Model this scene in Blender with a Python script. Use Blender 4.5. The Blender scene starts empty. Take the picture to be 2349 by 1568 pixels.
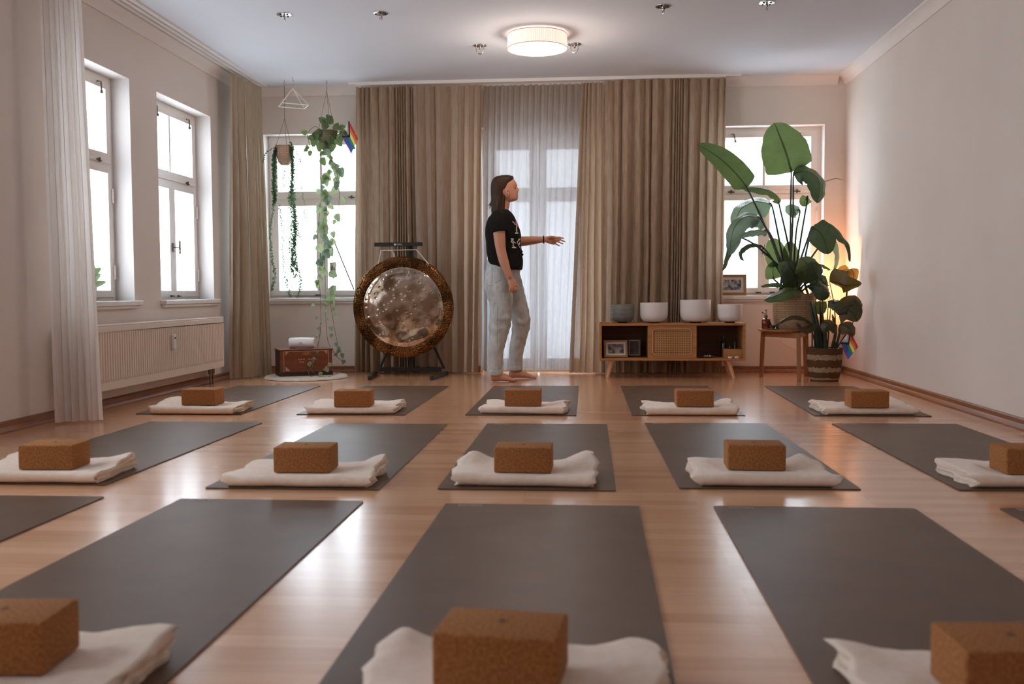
import bpy, bmesh, math, random
from math import sin, cos, pi, radians, sqrt, exp
from mathutils import Vector, Matrix, noise
from mathutils.bvhtree import BVHTree
S = bpy.context.scene
COL = S.collection

# ------------------------------------------------------------------ camera
F_PX, CAM_H, YAW, PITCH, ROLL = 2206.9, 0.7533, 0.07752, 0.0516, -0.005636
cy_, sy_ = cos(YAW), sin(YAW)
FWD = Vector((-sy_*cos(PITCH), cy_*cos(PITCH), -sin(PITCH)))
_r = Vector((cy_, sy_, 0)); _u = _r.cross(FWD)
RIGHT = _r*cos(ROLL) + _u*sin(ROLL); UP = -_r*sin(ROLL) + _u*cos(ROLL)
CAMP = Vector((0, 0, CAM_H))
cam = bpy.data.objects.new('camera', bpy.data.cameras.new('camera')); COL.objects.link(cam)
cam.matrix_world = Matrix(((RIGHT.x, UP.x, -FWD.x, CAMP.x), (RIGHT.y, UP.y, -FWD.y, CAMP.y), (RIGHT.z, UP.z, -FWD.z, CAMP.z), (0, 0, 0, 1)))
cam.data.sensor_width = 36; cam.data.lens = F_PX/2349*36
cam.data.clip_start = .05
cam.data.dof.use_dof = True; cam.data.dof.focus_distance = 7.2; cam.data.dof.aperture_fstop = 3.2
S.camera = cam
S.view_settings.view_transform = 'Standard'; S.view_settings.look = 'None'
S.view_settings.gamma = 1; S.view_settings.exposure = 1.0
S.view_settings.use_curve_mapping = False
S.cycles.use_denoising = True
S.cycles.max_bounces = 10; S.cycles.diffuse_bounces = 6; S.cycles.transparent_max_bounces = 16
S.cycles.sample_clamp_indirect = 6; S.cycles.caustics_reflective = False; S.cycles.caustics_refractive = False

def U(px, py, ax, val):
    d = FWD + RIGHT*((px-1174.5)/F_PX) - UP*((py-784)/F_PX)
    i = 'xyz'.index(ax); t = (val-CAMP[i])/d[i]
    return CAMP + d*t

# ------------------------------------------------------------------ world: bright overcast sky
w = bpy.data.worlds.new('overcast'); S.world = w; w.use_nodes = True
bg = w.node_tree.nodes['Background']
bg.inputs[0].default_value = (0.82, 0.91, 1.0, 1); bg.inputs[1].default_value = 4.6
YB, XL, XR, ZC, YN = 9.04, -3.2, 2.353, 2.70, -1.6
def portal(name, loc, rot, sx, sz):
    l = bpy.data.lights.new(name, 'AREA'); l.shape = 'RECTANGLE'; l.size = sx; l.size_y = sz
    l.cycles.is_portal = True
    o = bpy.data.objects.new(name, l); COL.objects.link(o); o.location = loc; o.rotation_euler = rot
for yc in (0.6, 2.35, 3.8, 6.09, 7.56): portal('sky_portal', (XL-.325, yc, 1.49), (0, -pi/2, 0), 1.56, 1.04)
for xc, z, h in ((-2.55, 1.49, 1.56), (1.645, 1.49, 1.56), (-.457, 1.15, 2.3)): portal('sky_portal', (xc, YB+.325, z), (-pi/2, 0, 0), 1.04, h)

# ------------------------------------------------------------------ materials
def lin(h):
    h = h.lstrip('#'); r = []
    for i in (0, 2, 4):
        c = int(h[i:i+2], 16)/255; r.append(c/12.92 if c <= .04045 else ((c+.055)/1.055)**2.4)
    return (*r, 1)
def mat(name, color, rough=.6, metal=0, spec=.5, **kw):
    m = bpy.data.materials.new(name); m.use_nodes = True
    nt = m.node_tree; b = nt.nodes['Principled BSDF']
    b.inputs['Base Color'].default_value = lin(color) if isinstance(color, str) else (*color[:3], 1)
    b.inputs['Roughness'].default_value = rough; b.inputs['Metallic'].default_value = metal
    b.inputs['Specular IOR Level'].default_value = spec
    for k, v in kw.items(): b.inputs[k.replace('_', ' ')].default_value = v
    return m
def N(m, t, **kw):
    n = m.node_tree.nodes.new(t)
    for k, v in kw.items():
        if k.startswith('i_'):
            n.inputs[k[2:].replace('_', ' ')].default_value = v
        else: setattr(n, k, v)
    return n
def L(m, a, b): m.node_tree.links.new(a, b)
def coords(m, scale=(1, 1, 1), rot=(0, 0, 0), kind='Object'):
    t = N(m, 'ShaderNodeTexCoord'); mp = N(m, 'ShaderNodeMapping')
    mp.inputs['Scale'].default_value = scale; mp.inputs['Rotation'].default_value = rot
    L(m, t.outputs[kind], mp.inputs[0]); return mp.outputs[0]
def vary(m, c1, c2, scale=(5, 5, 5), nscale=1, detail=4, lo=.35, hi=.65, bump=0, dist=.01):
    co = coords(m, scale); n = N(m, 'ShaderNodeTexNoise', i_Scale=nscale, i_Detail=detail)
    L(m, co, n.inputs['Vector'])
    r = N(m, 'ShaderNodeValToRGB'); e = r.color_ramp.elements
    e[0].position = lo; e[1].position = hi; e[0].color = lin(c1); e[1].color = lin(c2)
    b = m.node_tree.nodes['Principled BSDF']
    L(m, n.outputs['Fac'], r.inputs[0]); L(m, r.outputs[0], b.inputs['Base Color'])
    if bump:
        bp = N(m, 'ShaderNodeBump', i_Strength=bump, i_Distance=dist); L(m, n.outputs['Fac'], bp.inputs['Height']); L(m, bp.outputs[0], b.inputs['Normal'])
    return m
def cloth(name, c1, c2, transl=.3, transp=0., weave=900, rough=.9, tint=None):
    m = vary(mat(name, c1, rough, spec=.1), c1, c2, (1, 1, .12), 60, 3, .3, .7)
    nt = m.node_tree; b = nt.nodes['Principled BSDF']; out = nt.nodes['Material Output']
    wv = N(m, 'ShaderNodeTexWave', i_Scale=weave/6.28, i_Distortion=1.5); wv.bands_direction = 'Z'
    L(m, coords(m), wv.inputs['Vector'])
    bp = N(m, 'ShaderNodeBump', i_Strength=.15, i_Distance=.001); L(m, wv.outputs['Fac'], bp.inputs['Height']); L(m, bp.outputs[0], b.inputs['Normal'])
    tr = N(m, 'ShaderNodeBsdfTranslucent'); tr.inputs[0].default_value = lin(tint or c2)
    mx = N(m, 'ShaderNodeMixShader', i_Fac=transl); L(m, b.outputs[0], mx.inputs[1]); L(m, tr.outputs[0], mx.inputs[2])
    last = mx.outputs[0]
    if transp:
        tp = N(m, 'ShaderNodeBsdfTransparent'); m2 = N(m, 'ShaderNodeMixShader', i_Fac=transp)
        L(m, last, m2.inputs[1]); L(m, tp.outputs[0], m2.inputs[2]); last = m2.outputs[0]
    L(m, last, out.inputs[0]); return m
def leafmat(name, c1, c2, transl=.35, rough=.35, tint='#8fb04a'):
    m = vary(mat(name, c1, rough, spec=.5), c1, c2, (1, 1, 1), 9, 3, .3, .7)
    nt = m.node_tree; b = nt.nodes['Principled BSDF']; out = nt.nodes['Material Output']
    uv = N(m, 'ShaderNodeTexCoord').outputs['UV']; sx = N(m, 'ShaderNodeSeparateXYZ'); L(m, uv, sx.inputs[0])
    s1 = N(m, 'ShaderNodeMath', operation='SUBTRACT'); s1.inputs[1].default_value = .5; L(m, sx.outputs[0], s1.inputs[0]); s2 = N(m, 'ShaderNodeMath', operation='ABSOLUTE'); L(m, s1.outputs[0], s2.inputs[0])
    sn = N(m, 'ShaderNodeMath', operation='MULTIPLY_ADD'); sn.inputs[1].default_value = 55; L(m, s2.outputs[0], sn.inputs[0])
    sv = N(m, 'ShaderNodeMath', operation='MULTIPLY'); sv.inputs[1].default_value = 170; L(m, sx.outputs[1], sv.inputs[0]); L(m, sv.outputs[0], sn.inputs[2])
    si = N(m, 'ShaderNodeMath', operation='SINE'); L(m, sn.outputs[0], si.inputs[0])
    bp = N(m, 'ShaderNodeBump', i_Strength=.35, i_Distance=.002); L(m, si.outputs[0], bp.inputs['Height']); L(m, bp.outputs[0], b.inputs['Normal'])
    lt = N(m, 'ShaderNodeMath', operation='LESS_THAN'); lt.inputs[1].default_value = .022; L(m, s2.outputs[0], lt.inputs[0])
    rmp = m.node_tree.nodes['Color Ramp'] if 'Color Ramp' in m.node_tree.nodes else None
    mc = N(m, 'ShaderNodeMix', data_type='RGBA'); L(m, lt.outputs[0], mc.inputs[0]); src = b.inputs['Base Color'].links[0].from_socket; L(m, src, mc.inputs[6]); mc.inputs[7].default_value = tuple(x*.45 for x in lin(c1)[:3]) + (1,)
    L(m, mc.outputs[2], b.inputs['Base Color'])
    tr = N(m, 'ShaderNodeBsdfTranslucent'); tr.inputs[0].default_value = lin(tint)
    mt = N(m, 'ShaderNodeMix', data_type='RGBA'); L(m, lt.outputs[0], mt.inputs[0]); mt.inputs[6].default_value = lin(tint); mt.inputs[7].default_value = tuple(x*.3 for x in lin(tint)[:3]) + (1,); L(m, mt.outputs[2], tr.inputs[0])
    mx = N(m, 'ShaderNodeMixShader', i_Fac=transl); L(m, b.outputs[0], mx.inputs[1]); L(m, tr.outputs[0], mx.inputs[2]); L(m, mx.outputs[0], out.inputs[0])
    return m

M = {}
M['wall'] = vary(mat('wall_paint', '#d6c3b3', .85, spec=.2), '#ddd2c9', '#e2d8cf', (1, 1, 1), 1.3, 4, bump=.04, dist=.004)
M['ceil'] = mat('ceiling_paint', '#dadee5', .9, spec=.2)
M['crown'] = mat('plaster_moulding', '#e6dfda', .8, spec=.2)
M['white'] = mat('window_lacquer', '#ece7e3', .35)
M['reveal'] = mat('reveal_paint', '#e2dcd8', .7)
M['sill'] = mat('sill_white', '#e6e0dc', .3)
M['radiator'] = mat('radiator_enamel', '#e2d2c4', .4)
M['plastic'] = mat('white_plastic', '#e4e2e0', .4)
M['brass_old'] = mat('old_brass', '#6e6154', .35, .9)
M['steel'] = mat('polished_steel', '#b9b4ae', .22, 1)
M['copperpipe'] = mat('pipe_metal', '#8a7766', .35, .8)
M['black'] = mat('black_metal', '#16130f', .45)
M['rope'] = mat('cord_offwhite', '#c9bdae', .8)
# laminate strip floor, strips running across the room
fl = M['floor'] = mat('laminate_floor', '#a06a46', .27, spec=.5)
co = coords(fl)
br = N(fl, 'ShaderNodeTexBrick', i_Scale=1.0, i_Mortar_Size=.0012, i_Brick_Width=.62, i_Row_Height=.068, i_Bias=0.0)
br.offset = .37; br.offset_frequency = 1
br.inputs['Color1'].default_value = (0, 0, 0, 1); br.inputs['Color2'].default_value = (1, 1, 1, 1); br.inputs['Mortar'].default_value = (.3, .3, .3, 1)
L(fl, co, br.inputs['Vector'])
ns = N(fl, 'ShaderNodeTexNoise', i_Scale=1.0, i_Detail=6.0, i_Roughness=.6); L(fl, coords(fl, (3.5, 60, 1)), ns.inputs['Vector'])
ad = N(fl, 'ShaderNodeMix', data_type='FLOAT', i_Factor=.55); L(fl, br.outputs['Color'], ad.inputs[2]); L(fl, ns.outputs['Fac'], ad.inputs[3])
rp = N(fl, 'ShaderNodeValToRGB'); e = rp.color_ramp.elements
e[0].position = .12; e[0].color = lin('#c4885e'); e[1].position = .85; e[1].color = lin('#e8b48b')
L(fl, ad.outputs[0], rp.inputs[0])
bs = fl.node_tree.nodes['Principled BSDF']; L(fl, rp.outputs[0], bs.inputs['Base Color'])
bp = N(fl, 'ShaderNodeBump', i_Strength=.12, i_Distance=.003); L(fl, ad.outputs[0], bp.inputs['Height']); L(fl, bp.outputs[0], bs.inputs['Normal'])
bs.inputs['Coat Weight'].default_value = .8; bs.inputs['Coat Roughness'].default_value = .18
def wood(name, c1, c2, rough=.45, axis=0, freq=1.):
    sc = [22*freq, 22*freq, 22*freq]; sc[axis] = 1.6*freq
    return vary(mat(name, c1, rough), c1, c2, sc, 1.3, 5, .3, .7, bump=.05, dist=.002)
M['base'] = wood('skirting_wood', '#7d4f35', '#946141', .4, 1)
M['cab'] = wood('cabinet_oak', '#a06d40', '#b8824f', .5, 0)
M['cab_in'] = wood('cabinet_inner', '#5e3b24', '#6d4529', .6, 0)
M['leg'] = wood('pale_beech', '#c49872', '#d2a67e', .5, 2)
M['stool'] = wood('stool_wood', '#8a5c38', '#a06f47', .45, 2)
M['cork'] = vary(mat('cork', '#9a6740', .85, spec=.2), '#8d5832', '#b9814f', (1, 1, 1), 160, 4, .35, .7, bump=.25, dist=.002)
M['corkmark'] = mat('cork_mark', '#6f4a2e', .8)
M['mat'] = vary(mat('yoga_mat_rubber', '#5f4736', .42, spec=.36), '#594231', '#644c3b', (1, 1, 1), 5, 4, .3, .7)
M['matlogo'] = mat('mat_logo', '#b0a498', .6)
M['blanket'] = vary(mat('cream_cotton', '#efdac8', .95, spec=.1, Sheen_Weight=.3), '#ecd5c0', '#f4e3d3', (1, 1, 1), 35, 5, .3, .7, bump=.35, dist=.004)
M['linen'] = cloth('linen_drape', '#9c8570', '#b9a38c', .24)
M['linen2'] = cloth('linen_half', '#ab9682', '#bfab98', .4, .02, tint='#b59a80')
M['sheer'] = cloth('linen_sheer', '#a39180', '#b5a392', .42, .042, tint='#a0a1a5')
M['satin'] = cloth('olive_satin', '#ad9c84', '#bbaa91', .12, 0, rough=.3)
M['satin'].node_tree.nodes['Principled BSDF'].inputs['Specular IOR Level'].default_value = .6
M['voile'] = cloth('white_voile', '#e8ddd3', '#f0e8e0', .45, 0, tint='#f2ece8')
M['skin'] = mat('skin', '#c08a70', .5, spec=.35, Subsurface_Weight=.15, Subsurface_Radius=(.01, .004, .002))
M['hair'] = vary(mat('brown_hair', '#3a2a1e', .6, spec=.25), '#2a1b12', '#4a3322', (60, 60, 3), 3, 3, .3, .75, bump=.5, dist=.003)
M['tee'] = mat('black_cotton', '#191714', .9, spec=.15)
M['print'] = mat('white_print', '#d8cfca', .7)
M['pink'] = mat('pink_print', '#b8586e', .7)
M['jeans'] = vary(mat('pale_denim', '#b0b4b4', .85, spec=.1), '#a8aaa9', '#c2c5c4', (1, 1, .5), 30, 5, .3, .7)
M['jeans_dk'] = mat('denim_seam', '#6f7478', .9)
M['quartz'] = mat('frosted_quartz', '#e3e1e2', .35, Subsurface_Weight=.3, Subsurface_Radius=(.05, .05, .05))
gq = M['greybowl'] = vary(mat('grey_quartz', '#8c9088', .3), '#6f746e', '#9a9e98', (1, 1, 6), 6, 3, .3, .7)
bb = gq.node_tree.nodes['Principled BSDF']; bb.inputs['Transmission Weight'].default_value = .25
M['soil'] = mat('soil', '#2c2018', .95)
M['leafA'] = leafmat('bird_leaf_light', '#485c39', '#5c7348', .3, .35, '#71864e')
M['leafB'] = leafmat('bird_leaf_dark', '#2e3d2d', '#3c4e36', .16, .33, '#4f6a38')
M['leafC'] = leafmat('leaf_silver', '#566b5e', '#748a7c', .3, .28, '#869c7c')
M['leafD'] = leafmat('leaf_deep', '#1c2a1c', '#2c3d26', .18, .3, '#b08a30')
M['leafE'] = leafmat('pothos_leaf', '#768a62', '#92a47c', .4, .4, '#a3b286')
M['leafF'] = leafmat('string_leaf', '#4c6a54', '#6c8a70', .35, .4, '#6e9060')
M['stem'] = mat('green_stem', '#2c3a28', .45)
M['vine'] = mat('brown_vine', '#6d6250', .7)
M['amber'] = mat('amber_glass', '#8a3a10', .08, Transmission_Weight=.6)
M['darkglass'] = mat('dark_bottle_glass', '#1d2014', .1, spec=.6)
M['glass'] = mat('clear_glass', '#ffffff', .02, Transmission_Weight=1.0)
M['paper'] = mat('white_paper', '#d8d2cc', .7)
M['flagpole'] = mat('flag_stick', '#d8d0c4', .5)

def weave_mat(name, c1, c2, su=60, sv=60, bump=.6):
    m = mat(name, c1, .85, spec=.2); b = m.node_tree.nodes['Principled BSDF']
    uv = N(m, 'ShaderNodeTexCoord').outputs['UV']
    ck = N(m, 'ShaderNodeTexBrick', i_Scale=1.0, i_Mortar_Size=.10/sv, i_Brick_Width=2.6/su, i_Row_Height=1/sv)
    ck.inputs['Color1'].default_value = lin(c1); ck.inputs['Color2'].default_value = lin(c2); ck.inputs['Mortar'].default_value = tuple(x*.6 for x in lin(c1)[:3]) + (1,)
    L(m, uv, ck.inputs['Vector']); L(m, ck.outputs['Color'], b.inputs['Base Color'])
    bp = N(m, 'ShaderNodeBump', i_Strength=bump, i_Distance=.004, invert=True); L(m, ck.outputs['Fac'], bp.inputs['Height']); L(m, bp.outputs[0], b.inputs['Normal'])
    return m
M['woven'] = weave_mat('woven_pot', '#a98a6c', '#b5967a', 16, 44)
M['woven2'] = weave_mat('woven_hanging_pot', '#c4a288', '#d0b098', 30, 34)
M['woven3'] = weave_mat('woven_green_pot', '#6f6b52', '#8c8466', 26, 36)
M['rug'] = vary(mat('cream_pile', '#cfc2b2', .95, spec=.1), '#c4b6a6', '#d8ccbd', (1, 1, 1), 90, 3, bump=.6, dist=.006)
# striped seagrass basket
sg = M['seagrass'] = mat('seagrass', '#6b4a2e', .9, spec=.15); b = sg.node_tree.nodes['Principled BSDF']
uv = N(sg, 'ShaderNodeTexCoord').outputs['UV']; sp = N(sg, 'ShaderNodeSeparateXYZ'); L(sg, uv, sp.inputs[0])
mth = N(sg, 'ShaderNodeMath', operation='MULTIPLY'); mth.inputs[1].default_value = 6.0; L(sg, sp.outputs[1], mth.inputs[0])
zz = N(sg, 'ShaderNodeTexNoise', i_Scale=28.0, i_Detail=1.0); L(sg, uv, zz.inputs['Vector'])
ml = N(sg, 'ShaderNodeMath', operation='MULTIPLY'); ml.inputs[1].default_value = .35; L(sg, zz.outputs['Fac'], ml.inputs[0])
a2 = N(sg, 'ShaderNodeMath', operation='ADD'); L(sg, mth.outputs[0], a2.inputs[0]); L(sg, ml.outputs[0], a2.inputs[1])
fr = N(sg, 'ShaderNodeMath', operation='FRACT'); L(sg, a2.outputs[0], fr.inputs[0])
rr = N(sg, 'ShaderNodeValToRGB'); rr.color_ramp.interpolation = 'CONSTANT'; e = rr.color_ramp.elements
e[0].position = 0; e[0].color = lin('#7d5a3c'); e[1].position = .6; e[1].color = lin('#d0b698'); L(sg, fr.outputs[0], rr.inputs[0])
mw = N(sg, 'ShaderNodeTexBrick', i_Scale=1.0, i_Mortar_Size=.004, i_Brick_Width=.022, i_Row_Height=.016)
mw.inputs['Color1'].default_value = (1, 1, 1, 1); mw.inputs['Color2'].default_value = (.65, .65, .65, 1); mw.inputs['Mortar'].default_value = (.4, .4, .4, 1); L(sg, uv, mw.inputs['Vector'])
mx = N(sg, 'ShaderNodeMix', data_type='RGBA', blend_type='MULTIPLY'); mx.inputs[0].default_value = 1
L(sg, rr.outputs[0], mx.inputs[6]); L(sg, mw.outputs['Color'], mx.inputs[7]); L(sg, mx.outputs[2], b.inputs['Base Color'])
bp = N(sg, 'ShaderNodeBump', i_Strength=.8, i_Distance=.006, invert=True); L(sg, mw.outputs['Fac'], bp.inputs['Height']); L(sg, bp.outputs[0], b.inputs['Normal'])
# gong bronze
def gong_mat(name, c1, c2, rough, vs, strength, nscale, dist=.004):
    m = vary(mat(name, c1, rough, 1), c1, c2, (1, 1, 1), nscale, 3, .42, .58)
    b = m.node_tree.nodes['Principled BSDF']
    v = N(m, 'ShaderNodeTexVoronoi', i_Scale=vs, feature='F1'); L(m, coords(m), v.inputs['Vector'])
    r = N(m, 'ShaderNodeMapRange', interpolation_type='SMOOTHSTEP'); r.inputs[1].default_value = 0; r.inputs[2].default_value = .35 if vs < 50 else .6
    L(m, v.outputs['Distance'], r.inputs[0])
    n2 = N(m, 'ShaderNodeTexNoise', i_Scale=5.0, i_Detail=1.0); L(m, coords(m), n2.inputs['Vector'])
    ad = N(m, 'ShaderNodeMath', operation='MULTIPLY_ADD'); ad.inputs[1].default_value = 4.0 if vs < 50 else .6
    L(m, n2.outputs['Fac'], ad.inputs[0]); L(m, r.outputs[0], ad.inputs[2])
    bp = N(m, 'ShaderNodeBump', i_Strength=strength, i_Distance=dist); L(m, ad.outputs[0], bp.inputs['Height']); L(m, bp.outputs[0], b.inputs['Normal'])
    return m
M['gongface'] = gong_mat('gong_face', '#dcd0c2', '#a28c76', .08, 22, .6, 7)
M['gongring'] = gong_mat('gong_ring', '#7d5330', '#4a3019', .25, 75, 1.0, 6, .008)
# cane webbing
cn = M['cane'] = mat('cane_webbing', '#b98a5a', .6); b = cn.node_tree.nodes['Principled BSDF']
out = cn.node_tree.nodes['Material Output']
vo = N(cn, 'ShaderNodeTexVoronoi', i_Scale=1.0, i_Randomness=0.0); L(cn, coords(cn, (66, 0, 66)), vo.inputs['Vector'])
gt = N(cn, 'ShaderNodeMath', operation='LESS_THAN'); gt.inputs[1].default_value = .27; L(cn, vo.outputs['Distance'], gt.inputs[0])
tp = N(cn, 'ShaderNodeBsdfTransparent'); ms = N(cn, 'ShaderNodeMixShader'); L(cn, gt.outputs[0], ms.inputs[0]); L(cn, b.outputs[0], ms.inputs[1]); L(cn, tp.outputs[0], ms.inputs[2]); L(cn, ms.outputs[0], out.inputs[0])
def pane_mat(name):
    m = bpy.data.materials.new(name); m.use_nodes = True; nt = m.node_tree; nt.nodes.remove(nt.nodes['Principled BSDF'])
    t = N(m, 'ShaderNodeBsdfTransparent'); t.inputs[0].default_value = (.97, .98, .99, 1); g = N(m, 'ShaderNodeBsdfGlossy', i_Roughness=.02)
    tl = N(m, 'ShaderNodeBsdfTranslucent'); tl.inputs[0].default_value = (.95, .96, .97, 1)
    y = N(m, 'ShaderNodeMixShader', i_Fac=.3); L(m, t.outputs[0], y.inputs[1]); L(m, tl.outputs[0], y.inputs[2])
    x = N(m, 'ShaderNodeMixShader', i_Fac=.05); L(m, y.outputs[0], x.inputs[1]); L(m, g.outputs[0], x.inputs[2]); L(m, x.outputs[0], nt.nodes['Material Output'].inputs[0]); return m
M['pane'] = pane_mat('window_glass')
def emis(name, c, s):
    m = bpy.data.materials.new(name); m.use_nodes = True; b = m.node_tree.nodes['Principled BSDF']
    b.inputs['Base Color'].default_value = lin(c); b.inputs['Emission Color'].default_value = lin(c); b.inputs['Emission Strength'].default_value = s; return m
M['lampglow'] = emis('lamp_diffuser', '#fff0e6', .9)
M['bulb'] = emis('warm_bulb', '#ff9050', 14)
# flag: rainbow stripes with chevron
def flag_mat():
    m = mat('progress_flag', '#ffffff', .75); b = m.node_tree.nodes['Principled BSDF']
    uv = N(m, 'ShaderNodeTexCoord').outputs['UV']; s = N(m, 'ShaderNodeSeparateXYZ'); L(m, uv, s.inputs[0])
    r = N(m, 'ShaderNodeValToRGB'); r.color_ramp.interpolation = 'CONSTANT'; el = r.color_ramp.elements
    cs = ['#6a4fa0', '#2a62b8', '#2f8a58', '#e8dc8a', '#e07a38', '#c2382c']
    el[0].color = lin(cs[0]); el[1].position = 1/6; el[1].color = lin(cs[1])
    for i in range(2, 6): q = el.new(i/6); q.color = lin(cs[i])
    L(m, s.outputs[1], r.inputs[0])
    a = N(m, 'ShaderNodeMath', operation='SUBTRACT'); a.inputs[1].default_value = .5; L(m, s.outputs[1], a.inputs[0])
    ab = N(m, 'ShaderNodeMath', operation='ABSOLUTE'); L(m, a.outputs[0], ab.inputs[0])
    d = N(m, 'ShaderNodeMath', operation='MULTIPLY_ADD'); d.inputs[1].default_value = .85; L(m, ab.outputs[0], d.inputs[0]); L(m, s.outputs[0], d.inputs[2])
    r2 = N(m, 'ShaderNodeValToRGB'); r2.color_ramp.interpolation = 'CONSTANT'; el = r2.color_ramp.elements
    el[0].color = lin('#e8e2de'); el[1].position = .17; el[1].color = lin('#e0a8b8')
    for p, c in ((.26, '#8cc4d4'), (.35, '#5a3a24'), (.41, '#1a1614')): q = el.new(p); q.color = lin(c)
    L(m, d.outputs[0], r2.inputs[0])
    lt = N(m, 'ShaderNodeMath', operation='LESS_THAN'); lt.inputs[1].default_value = .5; L(m, d.outputs[0], lt.inputs[0])
    x = N(m, 'ShaderNodeMix', data_type='RGBA'); L(m, lt.outputs[0], x.inputs[0]); L(m, r.outputs[0], x.inputs[6]); L(m, r2.outputs[0], x.inputs[7]); L(m, x.outputs[2], b.inputs['Base Color']); return m
M['flag'] = flag_mat()
def photo_mat(name, dark, light, sc, seed):
    m = mat(name, dark, .3); b = m.node_tree.nodes['Principled BSDF']
    n = N(m, 'ShaderNodeTexNoise', i_Scale=sc, i_Detail=3.0, noise_dimensions='4D'); n.inputs['W'].default_value = seed; L(m, coords(m), n.inputs['Vector'])
    r = N(m, 'ShaderNodeValToRGB'); e = r.color_ramp.elements; e[0].position = .38; e[1].position = .62; e[0].color = lin(dark); e[1].color = lin(light)
    L(m, n.outputs['Fac'], r.inputs[0]); L(m, r.outputs[0], b.inputs['Base Color']); return m
M['ph1'] = photo_mat('photo_couple', '#3b3430', '#a59a92', 22, 1)
M['ph2'] = photo_mat('photo_dark', '#241c18', '#4e4038', 20, 2)
M['ph3'] = photo_mat('photo_group', '#4a4a58', '#c4c0c6', 40, 3)
M['caseW'] = wood('case_mahogany', '#6a331c', '#7e4226', .4, 0)
M['caseS'] = wood('case_dark', '#2c1a12', '#3a2418', .5, 0)
M['frameW'] = wood('frame_wood', '#96704c', '#a9835c', .5, 0)

# ------------------------------------------------------------------ mesh helpers
class MB:
    def __init__(s): s.v = []; s.f = []; s.uv = []
    def add(s, vs, fs, uvs=None):
        o = len(s.v); s.v += [Vector(v) for v in vs]; s.f += [[i+o for i in f] for f in fs]
        s.uv += uvs if uvs else [None]*len(fs); return s
    def box(s, c, d, rz=0, M4=None):
        c = Vector(c); x, y, z = d[0]/2, d[1]/2, d[2]/2; R = M4 or Matrix.Rotation(rz, 3, 'Z')
        vs = [c + R @ Vector((a*x, b*y, e*z)) for a in (-1, 1) for b in (-1, 1) for e in (-1, 1)]
        return s.add(vs, [(0, 1, 3, 2), (4, 6, 7, 5), (0, 4, 5, 1), (2, 3, 7, 6), (0, 2, 6, 4), (1, 5, 7, 3)])
    def bb(s, a, b):
        return s.box([(a[i]+b[i])/2 for i in range(3)], [abs(b[i]-a[i]) for i in range(3)])
    def tube(s, pts, rad, seg=10, ref=None, cap=True, closed=False):
        pts = [Vector(p) for p in pts]; n = len(pts); vs = []; fs = []; uvs = []
        ref0 = Vector(ref) if ref else None; prev = None
        for i, p in enumerate(pts):
            if closed: t = pts[(i+1) % n] - pts[i-1]
            else: t = (pts[min(i+1, n-1)] - pts[max(i-1, 0)])
            t = t.normalized() if t.length > 1e-9 else Vector((0, 0, 1))
            if ref0: a = ref0
            elif prev is None: a = Vector((0, 0, 1)) if abs(t.z) < .9 else Vector((1, 0, 0))
            else: a = prev
            a = (a - t*a.dot(t)); a = a.normalized() if a.length > 1e-6 else t.orthogonal().normalized(); prev = a
            b = t.cross(a); r = rad[i] if isinstance(rad, (list, tuple)) else rad
            ra, rb = r if isinstance(r, (list, tuple)) else (r, r)
            for k in range(seg):
                th = 2*pi*k/seg; vs.append(p + a*(ra*cos(th)) + b*(rb*sin(th)))
        m = n if closed else n-1
        for i in range(m):
            for k in range(seg):
                j = (i+1) % n; fs.append((i*seg+k, i*seg+(k+1) % seg, j*seg+(k+1) % seg, j*seg+k)); 
                uvs.append([(k/seg, i/m), ((k+1)/seg, i/m), ((k+1)/seg, (i+1)/m), (k/seg, (i+1)/m)])
        if cap and not closed:
            fs.append(tuple(range(seg-1, -1, -1))); fs.append(tuple((n-1)*seg+k for k in range(seg))); uvs += [None, None]
        return s.add(vs, fs, uvs)
    def lathe(s, c, prof, seg=32, M3=None):
        c = Vector(c); n = len(prof); vs = []; fs = []; uvs = []; R = M3 or Matrix.Identity(3)
        for r, z in prof:
            for k in range(seg): th = 2*pi*k/seg; vs.append(c + R @ Vector((r*cos(th), r*sin(th), z)))
        for i in range(n-1):
            for k in range(seg):
                a, b = i*seg+k, i*seg+(k+1) % seg; fs.append((a, b, b+seg, a+seg))
                uvs.append([(k/seg, i/(n-1)), ((k+1)/seg, i/(n-1)), ((k+1)/seg, (i+1)/(n-1)), (k/seg, (i+1)/(n-1))])
        return s.add(vs, fs, uvs)
    def grid(s, fn, nu, nv):
        vs = [fn(i/nu, j/nv) for j in range(nv+1) for i in range(nu+1)]; fs = []; uvs = []
        for j in range(nv):
            for i in range(nu):
                a = j*(nu+1)+i; fs.append((a, a+1, a+nu+2, a+nu+1)); uvs.append([(i/nu, j/nv), ((i+1)/nu, j/nv), ((i+1)/nu, (j+1)/nv), (i/nu, (j+1)/nv)])
        return s.add(vs, fs, uvs)
    def mesh(s, name):
        me = bpy.data.meshes.new(name); me.from_pydata([tuple(v) for v in s.v], [], s.f)
        if any(u for u in s.uv):
            ul = me.uv_layers.new(name='UVMap')
            for p, u in zip(me.polygons, s.uv):
                for k, li in enumerate(p.loop_indices): ul.data[li].uv = u[k] if u else (0, 0)
        me.update(); return me
    def build(s, name, m, parent=None, smooth=True, loc=None, bevel=0, subsurf=0, recalc=True, angle=40):
        me = s.mesh(name)
        if recalc:
            b = bmesh.new(); b.from_mesh(me); bmesh.ops.remove_doubles(b, verts=b.verts, dist=1e-6); bmesh.ops.recalc_face_normals(b, faces=b.faces); b.to_mesh(me); b.free()
        return link(name, me, m, parent, smooth, loc, bevel, subsurf, angle)
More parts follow.
